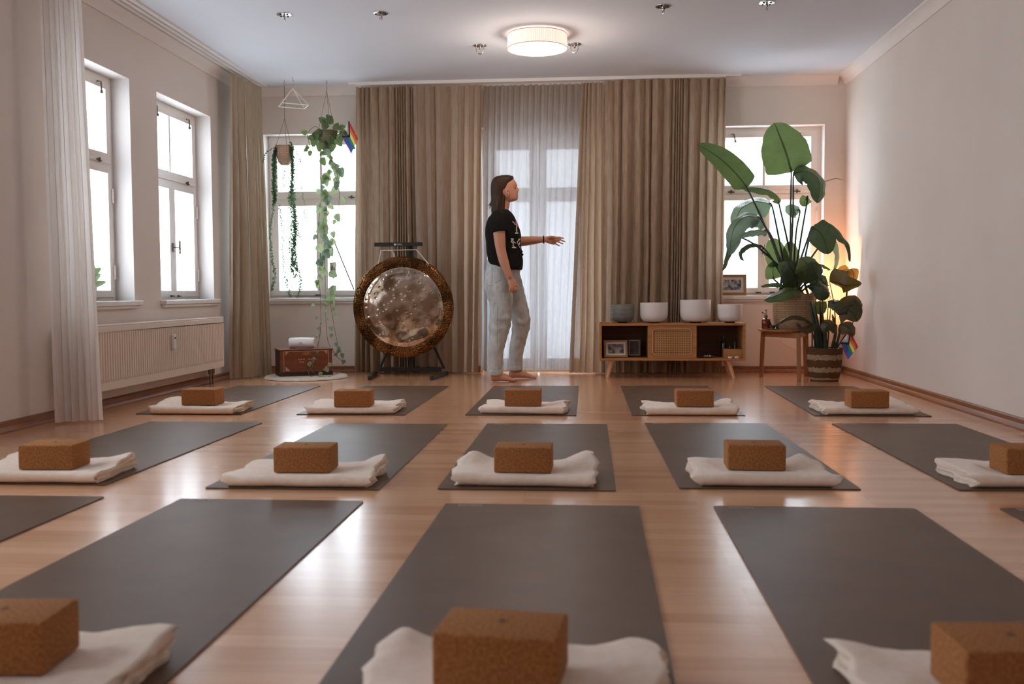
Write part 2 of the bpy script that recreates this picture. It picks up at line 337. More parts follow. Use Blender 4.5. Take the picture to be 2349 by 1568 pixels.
def link(name, me, m, parent=None, smooth=True, loc=None, bevel=0, subsurf=0, angle=40):
    if m and not me.materials: me.materials.append(m)
    o = bpy.data.objects.new(name, me); COL.objects.link(o)
    if smooth:
        me.polygons.foreach_set('use_smooth', [True]*len(me.polygons))
        try: me.set_sharp_from_angle(angle=radians(angle))
        except Exception: pass
    if parent: o.parent = parent
    if loc is not None: o.location = loc
    if bevel:
        b = o.modifiers.new('bevel', 'BEVEL'); b.width = bevel; b.segments = 2; b.limit_method = 'ANGLE'; b.angle_limit = radians(50)
    if subsurf: q = o.modifiers.new('sub', 'SUBSURF'); q.levels = q.render_levels = subsurf
    return o
def recenter(o, base=None):
    """put a mesh object's origin at the foot of its mesh"""
    me = o.data; xs = [v.co for v in me.vertices]
    b = Vector(base) if base else Vector(((min(v.x for v in xs)+max(v.x for v in xs))/2, (min(v.y for v in xs)+max(v.y for v in xs))/2, min(v.z for v in xs)))
    me.transform(Matrix.Translation(-b)); o.location = b; return o
def tag(o, label, cat, group=None, kind=None):
    if kind: o['kind'] = kind
    if label: o['label'] = label
    if cat: o['category'] = cat
    if group: o['group'] = group
    return o
def thing(name, loc, label, cat, rz=0, group=None):
    o = bpy.data.objects.new(name, None); COL.objects.link(o); o.location = loc; o.rotation_euler = (0, 0, rz); o.empty_display_size = .1
    return tag(o, label, cat, group)
def struct(o): o['kind'] = 'structure'; return o
def copy_tree(o, parent=None):
    c = o.copy(); COL.objects.link(c); c.parent = parent
    for ch in [x for x in bpy.data.objects if x.parent == o]: copy_tree(ch, c)
    return c
def catmull(P, n=8):
    P = [Vector(p) for p in P]; out = []
    for i in range(len(P)-1):
        p0 = P[max(i-1, 0)]; p1 = P[i]; p2 = P[i+1]; p3 = P[min(i+2, len(P)-1)]
        for k in range(n):
            t = k/n; out.append(.5*((2*p1) + (p2-p0)*t + (2*p0-5*p1+4*p2-p3)*t*t + (-p0+3*p1-3*p2+p3)*t**3))
    return out + [P[-1]]
def interp(arr, t):
    x = t*(len(arr)-1); i = min(int(x), len(arr)-2); f = x-i; a, b = arr[i], arr[i+1]
    return tuple(p+(q-p)*f for p, q in zip(a, b)) if isinstance(a, (tuple, list)) else a+(b-a)*f
def sm_tube(mb, pts, rad, seg=12, n=6, ref=None):
    c = catmull(pts, n); rr = [interp(rad, i/(len(c)-1)) for i in range(len(c))]
    return mb.tube(c, rr, seg, ref)
def fuse(mb, vox, it=4, fac=.5):
    me = mb.mesh('tmp'); b = bmesh.new(); b.from_mesh(me); bmesh.ops.recalc_face_normals(b, faces=b.faces); b.to_mesh(me); b.free()
    o = bpy.data.objects.new('tmp', me); COL.objects.link(o)
    r = o.modifiers.new('r', 'REMESH'); r.mode = 'VOXEL'; r.voxel_size = vox; r.use_smooth_shade = True
    s = o.modifiers.new('s', 'SMOOTH'); s.iterations = it; s.factor = fac
    dg = bpy.context.evaluated_depsgraph_get(); dg.update()
    res = bpy.data.meshes.new_from_object(o.evaluated_get(dg), depsgraph=dg); bpy.data.objects.remove(o); bpy.data.meshes.remove(me)
    return res
def text_mesh(txt, size, ext=.0006):
    c = bpy.data.curves.new('t', 'FONT'); c.body = txt; c.size = size; c.extrude = ext; c.align_x = 'CENTER'; c.align_y = 'CENTER'; c.space_character = 1.15
    o = bpy.data.objects.new('t', c); COL.objects.link(o)
    dg = bpy.context.evaluated_depsgraph_get(); dg.update()
    me = bpy.data.meshes.new_from_object(o.evaluated_get(dg), depsgraph=dg); bpy.data.objects.remove(o); return me

# ------------------------------------------------------------------ room shell
WT = .31
struct(MB().bb((XL-WT, YN-.2, -.12), (XR+.2, YB+WT, 0)).build('floor', M['floor'], smooth=False))
struct(MB().bb((XL-WT, YN-.2, ZC), (XR+.2, YB+WT, ZC+.15)).build('ceiling', M['ceil'], smooth=False))
def wall(name, axis, pos, thick, a0, a1, openings):
    """wall slab made of blocks around openings (a, b, z0, z1)"""
    mb = MB(); cur = a0
    def blk(u0, u1, z0, z1):
        if axis == 'x': mb.bb((pos, u0, z0), (pos+thick, u1, z1))
        else: mb.bb((u0, pos, z0), (u1, pos+thick, z1))
    for (u0, u1, z0, z1) in sorted(openings):
        blk(cur, u0, 0, ZC)
        if z0 > 0: blk(u0, u1, 0, z0)
        blk(u0, u1, z1, ZC); cur = u1
    blk(cur, a1, 0, ZC)
    return struct(mb.build(name, M['wall'], smooth=False))
Z0, Z1 = .71, 2.268
LW = [(.08, 1.12), (1.83, 2.87), (3.28, 4.32), (5.575, 6.617), (7.040, 8.082)]
wall('wall_left', 'x', XL, -WT, YN, YB+WT, [(a, b, Z0, Z1) for a, b in LW])
BW = [(-3.07, -2.03, Z0, Z1), (-.98, .066, 0.0, 2.29), (1.125, 2.168, Z0, Z1)]
wall('wall_back', 'y', YB, WT, XL, XR, BW)
struct(MB().bb((XR, YN, 0), (XR+.2, YB+WT, ZC)).build('wall_right', M['wall'], smooth=False))
struct(MB().bb((XL, YN-.2, 0), (XR, YN, ZC)).build('wall_front', M['wall'], smooth=False))
# crown mouldings (cove profile) and skirting
def moulding(name, p0, p1, inward, prof, m, n=6):
    p0, p1, inw = Vector(p0), Vector(p1), Vector(inward)
    vs = [p + inw*a + Vector((0, 0, b)) for p in (p0, p1) for a, b in prof]; k = len(prof)
    fs = [(i, (i+1) % k, k+(i+1) % k, k+i) for i in range(k)] + [tuple(range(k)), tuple(range(2*k-1, k-1, -1))]
    return struct(MB().add(vs, fs).build(name, m, angle=25))
cove = [(0, 0), (0, -.085), (.012, -.085), (.016, -.072), (.03, -.045), (.055, -.022), (.075, -.014), (.08, -.002), (.08, 0)]
moulding('trim_1', (XL, YN, ZC), (XL, YB, ZC), (1, 0, 0), cove, M['crown'])
moulding('trim_2', (XL+.08, YB, ZC), (XR-.08, YB, ZC), (0, -1, 0), cove, M['crown'])
moulding('trim_3', (XR, YN, ZC), (XR, YB, ZC), (-1, 0, 0), cove, M['crown'])
skp = [(0, 0), (.034, 0), (.034, .006), (.026, .02), (.016, .03), (.014, .052), (.008, .06), (0, .06)]
moulding('baseboard_left', (XL, YN, 0), (XL, YB, 0), (1, 0, 0), skp, M['base'])
moulding('baseboard_right', (XR, YN, 0), (XR, YB, 0), (-1, 0, 0), skp, M['base'])
moulding('baseboard_back', (XL+.034, YB, 0), (-1.0, YB, 0), (0, -1, 0), skp, M['base'])
moulding('baseboard_back', (.08, YB, 0), (XR-.034, YB, 0), (0, -1, 0), skp, M['base'])

# ------------------------------------------------------------------ windows
def window(name, axis, pos, a0, a1, z0, z1, handle=True, simple=False, inner_upper_muntin=True):
    """box-type double window in an opening; u along the wall, d depth outward"""
    sgn = -1 if axis == 'x' else 1
    def T(u, d, z): return (pos+sgn*d, u, z) if axis == 'x' else (u, pos+sgn*d, z)
    def bx(mb, u0, u1, d0, d1, q0, q1): mb.bb(T(u0, d0, q0), T(u1, d1, q1)); return mb
    root = bpy.data.objects.new(name, None); COL.objects.link(root); struct(root); root.location = T((a0+a1)/2, .15, z0)
    bl = Vector(root.location)
    def put(mb, n, m, par=root, bevel=.003):
        o = mb.build(n, m, None, smooth=False, bevel=bevel)
        o.data.transform(Matrix.Translation(-bl)); o.parent = par; return o
    e = .0
    h = z1-z0; tz = z0 + .60*h   # transom zone
    mb = MB()
    bx(mb, a0, a0+.045, .135, .20, z0, z1); bx(mb, a1-.045, a1, .135, .20, z0, z1); bx(mb, a0+.045, a1-.045, .135, .20, z1-.045, z1); bx(mb, a0+.045, a1-.045, .135, .20, z0, z0+.03)
    bx(mb, a0+.045, a1-.045, .135, .20, tz, tz+.045)
    bx(mb, a0+.045, a1-.045, .125, .135, tz+.02, tz+.045)
    put(mb, 'window_frame', M['white'])
    um = (a0+a1)/2
    def sash(u0, u1, q0, q1, st=.052, d=.128, muntin=False, bot=.05):
        mb = MB(); dd = d+.05
        bx(mb, u0, u0+st, d, dd, q0, q1); bx(mb, u1-st, u1, d, dd, q0, q1); bx(mb, u0+st, u1-st, d, dd, q1-st, q1); bx(mb, u0+st, u1-st, d, dd, q0, q0+bot)
        if muntin: bx(mb, um-.012, um+.012, d+.006, dd-.006, q0+bot, q1-st)
        o = put(mb, 'sash', M['white'])
        if not simple:
            g = MB(); bx(g, u0+st-.004, u1-st+.004, d+.024, d+.028, q0+bot-.004, q1-st+.004); g = g.build('pane', M['pane'], None, smooth=False); g.data.transform(Matrix.Translation(-bl)); g.parent = o
        return o
    sash(a0+.04, a1-.04, tz+.04, z1-.04, muntin=inner_upper_muntin)
    sash(a0+.04, um+.002, z0+.022, tz+.004); sash(um-.002+.004, a1-.04, z0+.022, tz+.004)
    # outer casement
    mb = MB()
    for (u0, u1) in ((a0, a0+.07), (a1-.07, a1)): bx(mb, u0, u1, .235, .29, z0, z1)
    bx(mb, um-.04, um+.04, .235, .29, z0+.08, tz); bx(mb, um-.02, um+.02, .235, .29, tz+.1, z1-.09)
    bx(mb, a0+.07, a1-.07, .235, .29, z1-.09, z1); bx(mb, a0+.07, a1-.07, .235, .29, z0, z0+.08); bx(mb, a0+.07, a1-.07, .235, .29, tz-.01, tz+.1)
    put(mb, 'outer_frame', M['white'])
    if not simple:
        # hardware: stay hooks top, transom latches, hinges, espagnolette
        for u in (a0+.22, a1-.22):
            mb = MB(); p = Vector(T(u, .12, z1-.062)); q = Vector(T(u+.02, .105, z1-.062)); r = Vector(T(u+.035, .11, z1-.13))
            mb.tube([p, q, r], .006, 6); mb.tube([r+Vector((0, 0, .01)), r-Vector((0, 0, .008))], .011, 8); put(mb, 'window_stay', M['brass_old'], bevel=0)
            mb = MB(); mb.tube([T(u-.03, .12, tz+.03), T(u+.03, .12, tz+.026)], .006, 6); mb.tube([T(u-.0, .118, tz+.015), T(u+.0, .118, tz+.045)], .008, 6); put(mb, 'latch', M['brass_old'], bevel=0)
        for z in (z0+.2, tz-.2):
            mb = MB(); 
            for u in (a0+.042, a1-.042): mb.tube([T(u, .122, z-.05), T(u, .122, z+.05)], .009, 8)
            put(mb, 'hinge', M['white'], bevel=0)
        for u in (um-.07, um+.06):
            put(bx(MB(), u, u+.05, .11, .13, z0+.022, z0+.035), 'latch', M['brass_old'])
    if handle:
        zc = z0+.42; mb = MB()
        bx(mb, um-.012, um+.012, .118, .13, zc-.035, zc+.035)
        mb.tube([T(um, .12, zc), T(um, .075, zc)], .006, 8)
        n = 9; mb.tube([T(um, .07, zc-.055+.11*i/(n-1)) for i in range(n)], [.004, .008, .006, .009, .006, .009, .006, .008, .004], 8)
        put(mb, 'window_handle', M['brass_old'], bevel=0)
    mb = MB()
    for (d0, d1) in ((.0, .134), (.201, .234)):
        bx(mb, a0, a0+.004, d0, d1, z0, z1-.004); bx(mb, a1-.004, a1, d0, d1, z0, z1-.004); bx(mb, a0, a1, d0, d1, z1-.004, z1)
    bx(mb, a0, a1, .201, .234, z0, z0+.02)
    put(mb, 'window_reveal', M['reveal'], bevel=0)
    # sill board
    mb = MB(); bx(mb, a0-.01, a1+.045, -.045, .135, z0-.035, z0+.0); bx(mb, a0+.0, a1+.03, -.03, .0, z0-.055, z0-.035)
    put(mb, 'window_sill', M['sill'], bevel=.006)
    return root
for i, (a, b) in enumerate(LW): window('window_%d' % (i+1), 'x', XL, a, b, Z0, Z1, simple=i < 3)
window('window_6', 'y', YB, -3.07, -2.03, Z0, Z1)
window('window_7', 'y', YB, 1.125, 2.168, Z0, Z1)
# balcony door behind the middle curtain
def balcony_door():
    root = bpy.data.objects.new('door_1', None); COL.objects.link(root); struct(root); root.location = (-.457, YB+.15, 0); bl = root.location
    def put(mb, n, m, par=root): o = mb.build(n, m, None, smooth=False, bevel=.003); o.data.transform(Matrix.Translation(-bl)); o.parent = par; return o
    y0, y1 = YB+.14, YB+.2; mb = MB()
    mb.bb((-.98, y0, 0), (-.93, y1, 2.29)); mb.bb((.016, y0, 0), (.066, y1, 2.29)); mb.bb((-.93, y0, 2.2), (.016, y1, 2.29)); mb.bb((-.93, y0, 0), (.016, y1, .03))
    put(mb, 'door_frame', M['white'])
    for u0, u1 in ((-.928, -.460), (-.454, .014)):
        mb = MB(); s = .075
        mb.bb((u0, y0-.01, .032), (u0+s, y1-.01, 2.198)); mb.bb((u1-s, y0-.01, .032), (u1, y1-.01, 2.198))
        mb.bb((u0+s, y0-.01, 2.10), (u1-s, y1-.01, 2.198)); mb.bb((u0+s, y0-.01, .032), (u1-s, y1-.01, .12)); mb.bb((u0+s, y0-.01, 1.61), (u1-s, y1-.01, 1.74))
        o = put(mb, 'door_leaf', M['white'])
        put(MB().bb((u0+s-.004, y0+.02, .118), (u1-s+.004, y0+.024, 2.102)), 'pane', M['pane'], o)
balcony_door()

# ------------------------------------------------------------------ curtains
def curtain(name, top, bot, z0, z1, folds, at, ab, seed, m, nz=26, ppf=10, pinch=.5, hemwave=0., sag=0.):
    """top/bot: polylines (x, y); folds: list of relative fold widths"""
    rng = random.Random(seed)
    def poly(P, s):
        P = [Vector((*p, 0)) for p in P]; ls = [(P[i+1]-P[i]).length for i in range(len(P)-1)]; d = s*sum(ls)
        for i, l in enumerate(ls):
            if d <= l or i == len(ls)-1: t = (P[i+1]-P[i]).normalized(); return P[i]+t*d, t
            d -= l
    tot = sum(folds); cum = [0]
    for f in folds: cum.append(cum[-1]+f/tot)
    mf = tot/len(folds); amps = [rng.uniform(.7, 1.2)*min(1.3, (f/mf)**.35) for f in folds]
    nf = len(folds); nu = nf*ppf
    def fn(u, v):
        x = u*nf; i = min(int(x), nf-1); f = x-i
        z = z1+(z0-z1)*v; e = v
        drift = .010*noise.noise(Vector((i*.7+seed, z*1.3, 0)))*e
        s = cum[i]+(cum[i+1]-cum[i])*f
        wloc = (cum[i+1]-cum[i])
        pt, tt = poly(top, s); pb, tb = poly(bot, s); p = pt.lerp(pb, e); t = tt.lerp(tb, e).normalized(); nrm = Vector((t.y, -t.x, 0))
        a0, a1 = amps[i], amps[min(i+1, nf-1)]
        am = (a0+(a1-a0)*f)*(at+(ab-at)*min(1, e*1.6))
        ph = 2*pi*f + 0.7*noise.noise(Vector((u*nf*.5, z*.8, seed*3.1)))*e
        L_ = wloc*((Vector((*top[-1], 0))-Vector((*top[0], 0))).length)
        off = am*(sin(ph) + .28*sin(2*ph+1.3*a0+e*1.2))
        sid = .16*L_*sin(2*ph)*pinch
        p = p + nrm*off + t*(sid+drift)
        zz = z
        if v < .001: zz += .004*cos(ph)
        if v > .999: zz += hemwave*noise.noise(Vector((u*9, seed, 0)))
        return (p.x, p.y, zz)
    return recenter(MB().grid(fn, nu, nz).build(name, m, angle=180, recalc=False))
def widths(n, lo, hi, seed): r = random.Random(seed); return [r.uniform(lo, hi) for _ in range(n)]
yc = 8.875
def bx_(px, py=860): return U(px, py, 'y', yc).x
xt = lambda px: U(px, 205, 'y', yc).x
c = curtain('curtain', [(xt(817), yc), (xt(944), yc)], [(bx_(815), yc-.01), (bx_(955), yc-.01)], .012, 2.655, [.9, .5, .7, 1.5, 1.5, .9, .35, .3, .4, .35, .9], .022, .04, 1, M['linen'])
tag(c, 'taupe linen curtain hanging in tight pleats directly behind the gong', 'curtain', 'linen curtains along the back wall')
c = curtain('curtain', [(xt(948), yc+.004), (xt(1107), yc+.004)], [(bx_(962), yc), (bx_(1097), yc)], .012, 2.652, [1.5, .8, 1.9, 1.2, .9, .6], .016, .032, 4, M['linen2'])
tag(c, 'lighter linen curtain with soft folds between the gong and the woman', 'curtain', 'linen curtains along the back wall')
c = curtain('sheer_curtain', [(xt(1109), yc+.045), (xt(1340), yc+.045)], [(bx_(1103), yc+.045), (bx_(1316), yc+.045)], .03, 2.65, widths(15, .6, 1.3, 9), .010, .016, 7, M['sheer'], hemwave=.012)
tag(c, 'thin backlit sheer curtain glowing white behind the standing woman', 'curtain', 'linen curtains along the back wall')
c = curtain('curtain', [(xt(1334), yc-.02), (xt(1384), yc-.02)], [(bx_(1306), yc-.03), (bx_(1384), yc-.03)], .012, 2.645, widths(3, .5, .8, 15)+widths(2, .8, 1.2, 12), .014, .034, 12, M['linen2'])
tag(c, 'narrow beige curtain edge gathered just right of the glowing sheer curtain', 'curtain', 'linen curtains along the back wall')
c = curtain('curtain', [(xt(1388), yc), (xt(1666), yc)], [(bx_(1380), yc), (bx_(1655), yc)], .012, 2.665, [1.7, .9, 2.0, 1.4, .7, 2.1, .8, .35, .3, .4, .3, 1.0, 1.9, .8, 1.5, .6], .018, .036, 21, M['linen'])
tag(c, 'wide brown linen curtain hanging behind the low cabinet', 'curtain', 'linen curtains along the back wall')
rail = MB().bb((xt(800), yc-.012, ZC-.018), (xt(1700), yc+.012, ZC)).bb((xt(820), yc-.02, ZC-.03), (xt(1664), yc+.02, ZC-.018)).build('curtain_rail', M['white'], smooth=False)
tag(recenter(rail), 'long white ceiling rail carrying the back wall curtains', 'curtain rail')
c = curtain('corner_curtain', [(-3.065, 8.20), (-3.0, 8.80)], [(-3.12, 8.18), (-3.0, 8.34), (-2.90, 8.66)], .012, 2.655, [.6, .9, 1.7, .5, .4, .6, .5], .022, .05, 31, M['satin'], pinch=.8)
tag(c, 'heavy olive satin curtain gathered in the left corner beside the radiator', 'curtain')
c = curtain('voile_curtain', [(-3.10, 5.34), (-2.92, 5.46)], [(-3.09, 5.35), (-2.865, 5.47)], .012, 2.66, [1.3, .4, 1.1, .5, 1.2], .018, .03, 41, M['voile'], pinch=.8)
tag(c, 'off-white voile curtain hanging floor length at the left wall', 'curtain')
mb = MB()
for x in (-3.085, -3.035, -2.985): mb.bb((x-.014, YN+.02, ZC-.016), (x+.014, 8.9, ZC))
tag(recenter(mb.build('curtain_track', M['white'], smooth=False, bevel=.002)), 'white triple curtain track running along the ceiling above the left windows', 'curtain rail')

# ------------------------------------------------------------------ yoga mats, blankets, blocks
ML, MW, MT = 1.83, .682, .005
def rrect(w_, l_, r, n=4):
    P = []
    for cx, cy, a in ((w_/2-r, r, -pi/2), (w_/2-r, l_-r, 0), (-w_/2+r, l_-r, pi/2), (-w_/2+r, r, pi)):
        P += [(cx+r*cos(a+pi/2*k/n), cy+r*sin(a+pi/2*k/n)) for k in range(n+1)]
    return P
R_ = rrect(MW, ML, .008); k = len(R_)
matmesh = MB().add([(x, y, .0005) for x, y in R_]+[(x, y, MT) for x, y in R_], [tuple(range(k))[::-1], tuple(range(k, 2*k))]+[(i, (i+1) % k, k+(i+1) % k, k+i) for i in range(k)]).mesh('mat')
matmesh.materials.append(M['mat'])
logo = text_mesh('BODYNOVA', .02, .0003); _w = max(v.co.x for v in logo.vertices)-min(v.co.x for v in logo.vertices); logo.transform(Matrix.Diagonal((.085/_w, 2.0, 1, 1))); logo.materials.append(M['matlogo'])
pc1 = U(240, 1141, 'z', 0); pc5 = U(2298, 1167, 'z', 0)
MATS = {'A1': (-2.493, 5.827, .003), 'A2': (-1.46, 5.824, -.008), 'A3': (-.404, 5.837, -.001), 'A4': (.613, 5.864, .002), 'A5': (1.706, 5.869, -.02),
        'B1': (-2.238, 3.627, -.006), 'B2': (-1.134, 3.588, 0), 'B3': (-.231, 3.617, -.002), 'B4': (.692, 3.681, .012), 'B5': (1.733, 3.697, .007),
        'C1': (pc1.x-MW/2, pc1.y-ML, 0), 'C2': (-1.154, 1.56, -.005), 'C3': (-.175, 1.53, -.008), 'C4': (.771, 1.541, -.006), 'C5': (pc5.x+MW/2, pc5.y-ML, .005)}
ROWN = {'A': 'far row', 'B': 'middle row', 'C': 'nearest row'}
POSN = {'1': 'leftmost in the', '2': 'second from the left in the', '3': 'centre one of the', '4': 'second from the right in the', '5': 'rightmost in the'}
first = None
for kx, (x, y, t) in MATS.items():
    r, p = kx
    extra = {'C1': ', without blanket in view', 'C5': ', a sliver in view'}.get(kx, '')
    lab = 'taupe yoga mat, %s %s%s' % (POSN[p], ROWN[r], extra)
    if first is None:
        o = thing('yoga_mat', (x, y, 0), lab, 'yoga mat', t, 'yoga mats laid out in three rows'); link('mat_sheet', matmesh, None, o, False)
        lg = link('logo', logo, None, o, False); lg.location = (-MW/2+.092, ML-.03, MT+.0004); first = o
    else:
        o = copy_tree(first); o.location = (x, y, 0); o.rotation_euler = (0, 0, t); o['label'] = lab

def blanket(seed, lifts, w_=.53, d_=.36, layers=4, th=.0105, skew=0., block=None):
    """folded blanket: one serpentine sheet seen from its open ends"""
    rng = random.Random(seed); zt = th*layers
    def ring(y, z0, z1, n=7, s=1):  # half circle
        r = (z1-z0)/2; return [(y - s*r*1.1*cos(pi/2 - pi*i/(n-1) + 0) if s > 0 else y + r*1.1*cos(pi/2 - pi*i/(n-1)), (z0+z1)/2 - r*cos(pi*i/(n-1))) for i in range(n)]
    # centre line: bottom back -> front (outer loop) -> top back -> back loop -> front inner loop -> back
    zc = [th*(i+.5) for i in range(layers)]
    P = [(d_-.02*rng.random()-d_*i/8*.9, zc[0]) for i in range(9)]
    P = [(d_*(1-i/8*.93), zc[0]) for i in range(9)]
    P += ring(zt*.5, zc[0], zc[3])
    P += [(d_*(.08+i/8*.88), zc[3]) for i in range(9)]
    P += ring(d_*.97, zc[2], zc[3], 6, -1)[::-1]
    P += [(d_*(.95-i/7*.87), zc[2]) for i in range(8)]
    P += ring(d_*.07, zc[1], zc[2], 6)[::-1]
    P += [(d_*(.09+i/7*.89), zc[1]) for i in range(8)]
    C = [Vector((0, y, z)) for y, z in P]; n = len(C); h = th*.46
    loop = []
    for sgn in (1, -1):
        rr_ = []
        for i in range(n):
            t = (C[min(i+1, n-1)]-C[max(i-1, 0)]).normalized(); nn = Vector((0, -t.z, t.y)); rr_.append(C[i]+nn*h*sgn)
        loop += rr_ if sgn > 0 else rr_[::-1]
    m_ = len(loop); NX = 30; vs = []; fs = []
    lay = [(p.z/zt) for p in loop]
    for j in range(NX+1):
        s = j/NX*2-1
        for q, p in enumerate(loop):
            zr = max(0, min(1.1, p.z/zt)); yr = p.y/d_
            edge = .012*noise.noise(Vector((seed, p.z*60, yr*4)))*(abs(s)**6)*3
            x = s*w_/2*(1+.03*noise.noise(Vector((yr*3, seed, 5)))) + skew*p.y + math.copysign(1, s)*edge + zr*.01*s
            y = p.y + .008*noise.noise(Vector((x*6, seed, 1)))
            z = p.z*(1+.18*noise.noise(Vector((x*7, y*7, seed))) + .10*noise.noise(Vector((x*25, y*25, seed)))) 
            L_ = 0
            for (lx, ly, amt, rad) in lifts:
                dd = ((s-lx)/rad)**2 + ((yr-ly)/(rad*1.3))**2; L_ += amt*exp(-dd)
            z += L_*(zr**1.0)
            puff = .004*(1-yr)**3*zr
            if block:
                ex = max(0, abs(x-block[0])-.122)/.05; ey = max(0, abs(y-block[1])-.085)/.04; k2 = min(1, sqrt(ex*ex+ey*ey))
                cap = (BT-.0012)*min(1, zr); k2 = k2*k2*(3-2*k2)
                z = (z+puff)*k2 + min(z+puff, cap)*(1-k2) if k2 < 1 else z+puff; puff = 0
            vs.append((x, y, max(.0008, z+puff)))
    for j in range(NX):
        for q in range(m_): a = j*m_+q; b2 = j*m_+(q+1) % m_; fs.append((a, b2, b2+m_, a+m_))
    for j, rev in ((0, 1), (NX, 0)):
        for i in range(n-1):
            f = (j*m_+i, j*m_+i+1, j*m_+m_-2-i, j*m_+m_-1-i); fs.append(f if rev else f[::-1])
    return MB().add(vs, fs)
bkb = bmesh.new(); bmesh.ops.create_cube(bkb, size=1); bmesh.ops.scale(bkb, vec=(.225, .15, .1), verts=bkb.verts); bmesh.ops.translate(bkb, vec=(0, 0, .05), verts=bkb.verts)
bmesh.ops.bevel(bkb, geom=bkb.edges[:], offset=.006, segments=3, profile=.5, affect='EDGES'); blockme = bpy.data.meshes.new('cork_block'); bkb.to_mesh(blockme); bkb.free(); blockme.materials.append(M['cork'])
markme = MB().lathe((0, 0, 0), [(.0001, .0006), (.007, .0006), (.009, 0)], 10).tube([(-.006, .004, .0004), (0, .011, .0004), (.006, .004, .0004)], .0012, 5).mesh('mark'); markme.materials.append(M['corkmark'])
BT = .043
BL = {  # blanket centre x, front y, rot, lifts, seed ; block: centre x, front y, rot
 'A1': (-2.46, 5.80, .0, [(-.9, .9, .03, .35), (.95, .8, .012, .3)], (-2.455, 5.90, -.01)),
 'A2': (-1.46, 5.83, .02, [(-.85, .9, .02, .4), (.95, .8, .02, .3)], (-1.452, 5.84, .02)),
 'A3': (-.40, 5.86, -.06, [(-.8, .95, .012, .3), (.9, .7, .022, .22)], (-.395, 5.91, .01)),
 'A4': (.635, 5.85, .0, [(.9, .9, .025, .25), (-.95, .8, .012, .3)], (.659, 5.90, .0)),
 'A5': (1.70, 5.89, .02, [(.75, .95, .035, .28), (-.95, .9, .015, .4)], (1.694, 5.888, .0)),
 'B1': (-2.19, 3.63, .02, [(.95, .95, .028, .35), (-.9, .9, .03, .4)], (-2.176, 3.69, .03)),
 'B2': (-1.12, 3.60, .0, [(.96, .92, .035, .25), (-.7, .8, .01, .4)], (-1.118, 3.675, .03)),
 'B3': (-.245, 3.655, -.03, [(-.92, .95, .04, .25), (.88, .95, .045, .3), (-.95, .2, .012, .3)], (-.250, 3.713, -.02)),
 'B4': (.685, 3.70, .0, [(-.8, .9, .012, .5), (.75, .97, .03, .2)], (.665, 3.807, -.03)),
 'B5': (1.735, 3.72, .01, [(-.85, .9, .015, .5)], (1.705, 3.77, .03)),
 'C2': (-1.115, 1.55, .02, [(.9, .9, .02, .4)], (-1.115, 1.665, .06)),
 'C3': (-.145, 1.55, -.04, [(-.9, .95, .024, .18), (.85, .95, .018, .22), (.98, .6, .02, .2)], (-.165, 1.655, -.12)),
 'C4': (.765, 1.56, .0, [(-.98, .95, .022, .22), (-.95, .3, .012, .3)], (.745, 1.64, .05)),
}
BWHERE = {'1': 'leftmost', '2': 'second from the left', '3': 'centre', '4': 'second from the right', '5': 'rightmost'}
bfirst = None
for i, (kx, (x, y, t, lifts, (qx, qy, qt))) in enumerate(BL.items()):
    r, p = kx; bw = {'2': 'leftmost', '3': 'centre', '4': 'rightmost'}[p] if r == 'C' else BWHERE[p]; rown = {'A': 'far', 'B': 'middle', 'C': 'nearest'}[r]
    o = blanket(i*3.7+1, lifts, w_=.53+.02*sin(i*2.3), d_=.36, block=(qx-x, qy+.075-y)).build('folded_blanket', M['blanket'], angle=75, recalc=False)
    b = bmesh.new(); b.from_mesh(o.data); bmesh.ops.recalc_face_normals(b, faces=b.faces); b.to_mesh(o.data); b.free()
    o.location = (x, y, MT); o.rotation_euler = (0, 0, t)
    look = {'B3': ' with upturned back corners', 'B2': ' with flared stacked right edge', 'C3': ' with crumpled raised corners', 'C4': ' with frayed left edge', 'A5': ' with a peaked right corner'}.get(kx, '')
    tag(o, 'folded cream blanket%s, %s in %s row' % (look, bw, rown), 'blanket', 'folded cream blankets at the mat ends')
    if bfirst is None:
        q = thing('cork_block', (0, 0, 0), '', 'yoga block', 0, 'cork blocks on the blankets'); link('block', blockme, None, q, True, angle=60)
        mk = link('stamp', markme, None, q, False); mk.location = (0, .005, .1); bfirst = q
    else: q = copy_tree(bfirst)
    q['label'] = 'brown cork yoga block on the %s blanket of the %s row' % (bw, rown)
    R = Matrix.Rotation(qt, 3, 'Z'); cpos = Vector((qx, qy, 0)) + R @ Vector((0, .075, 0))
    q.location = (cpos.x, cpos.y, BT+MT+.001); q.rotation_euler = (0, 0, qt)
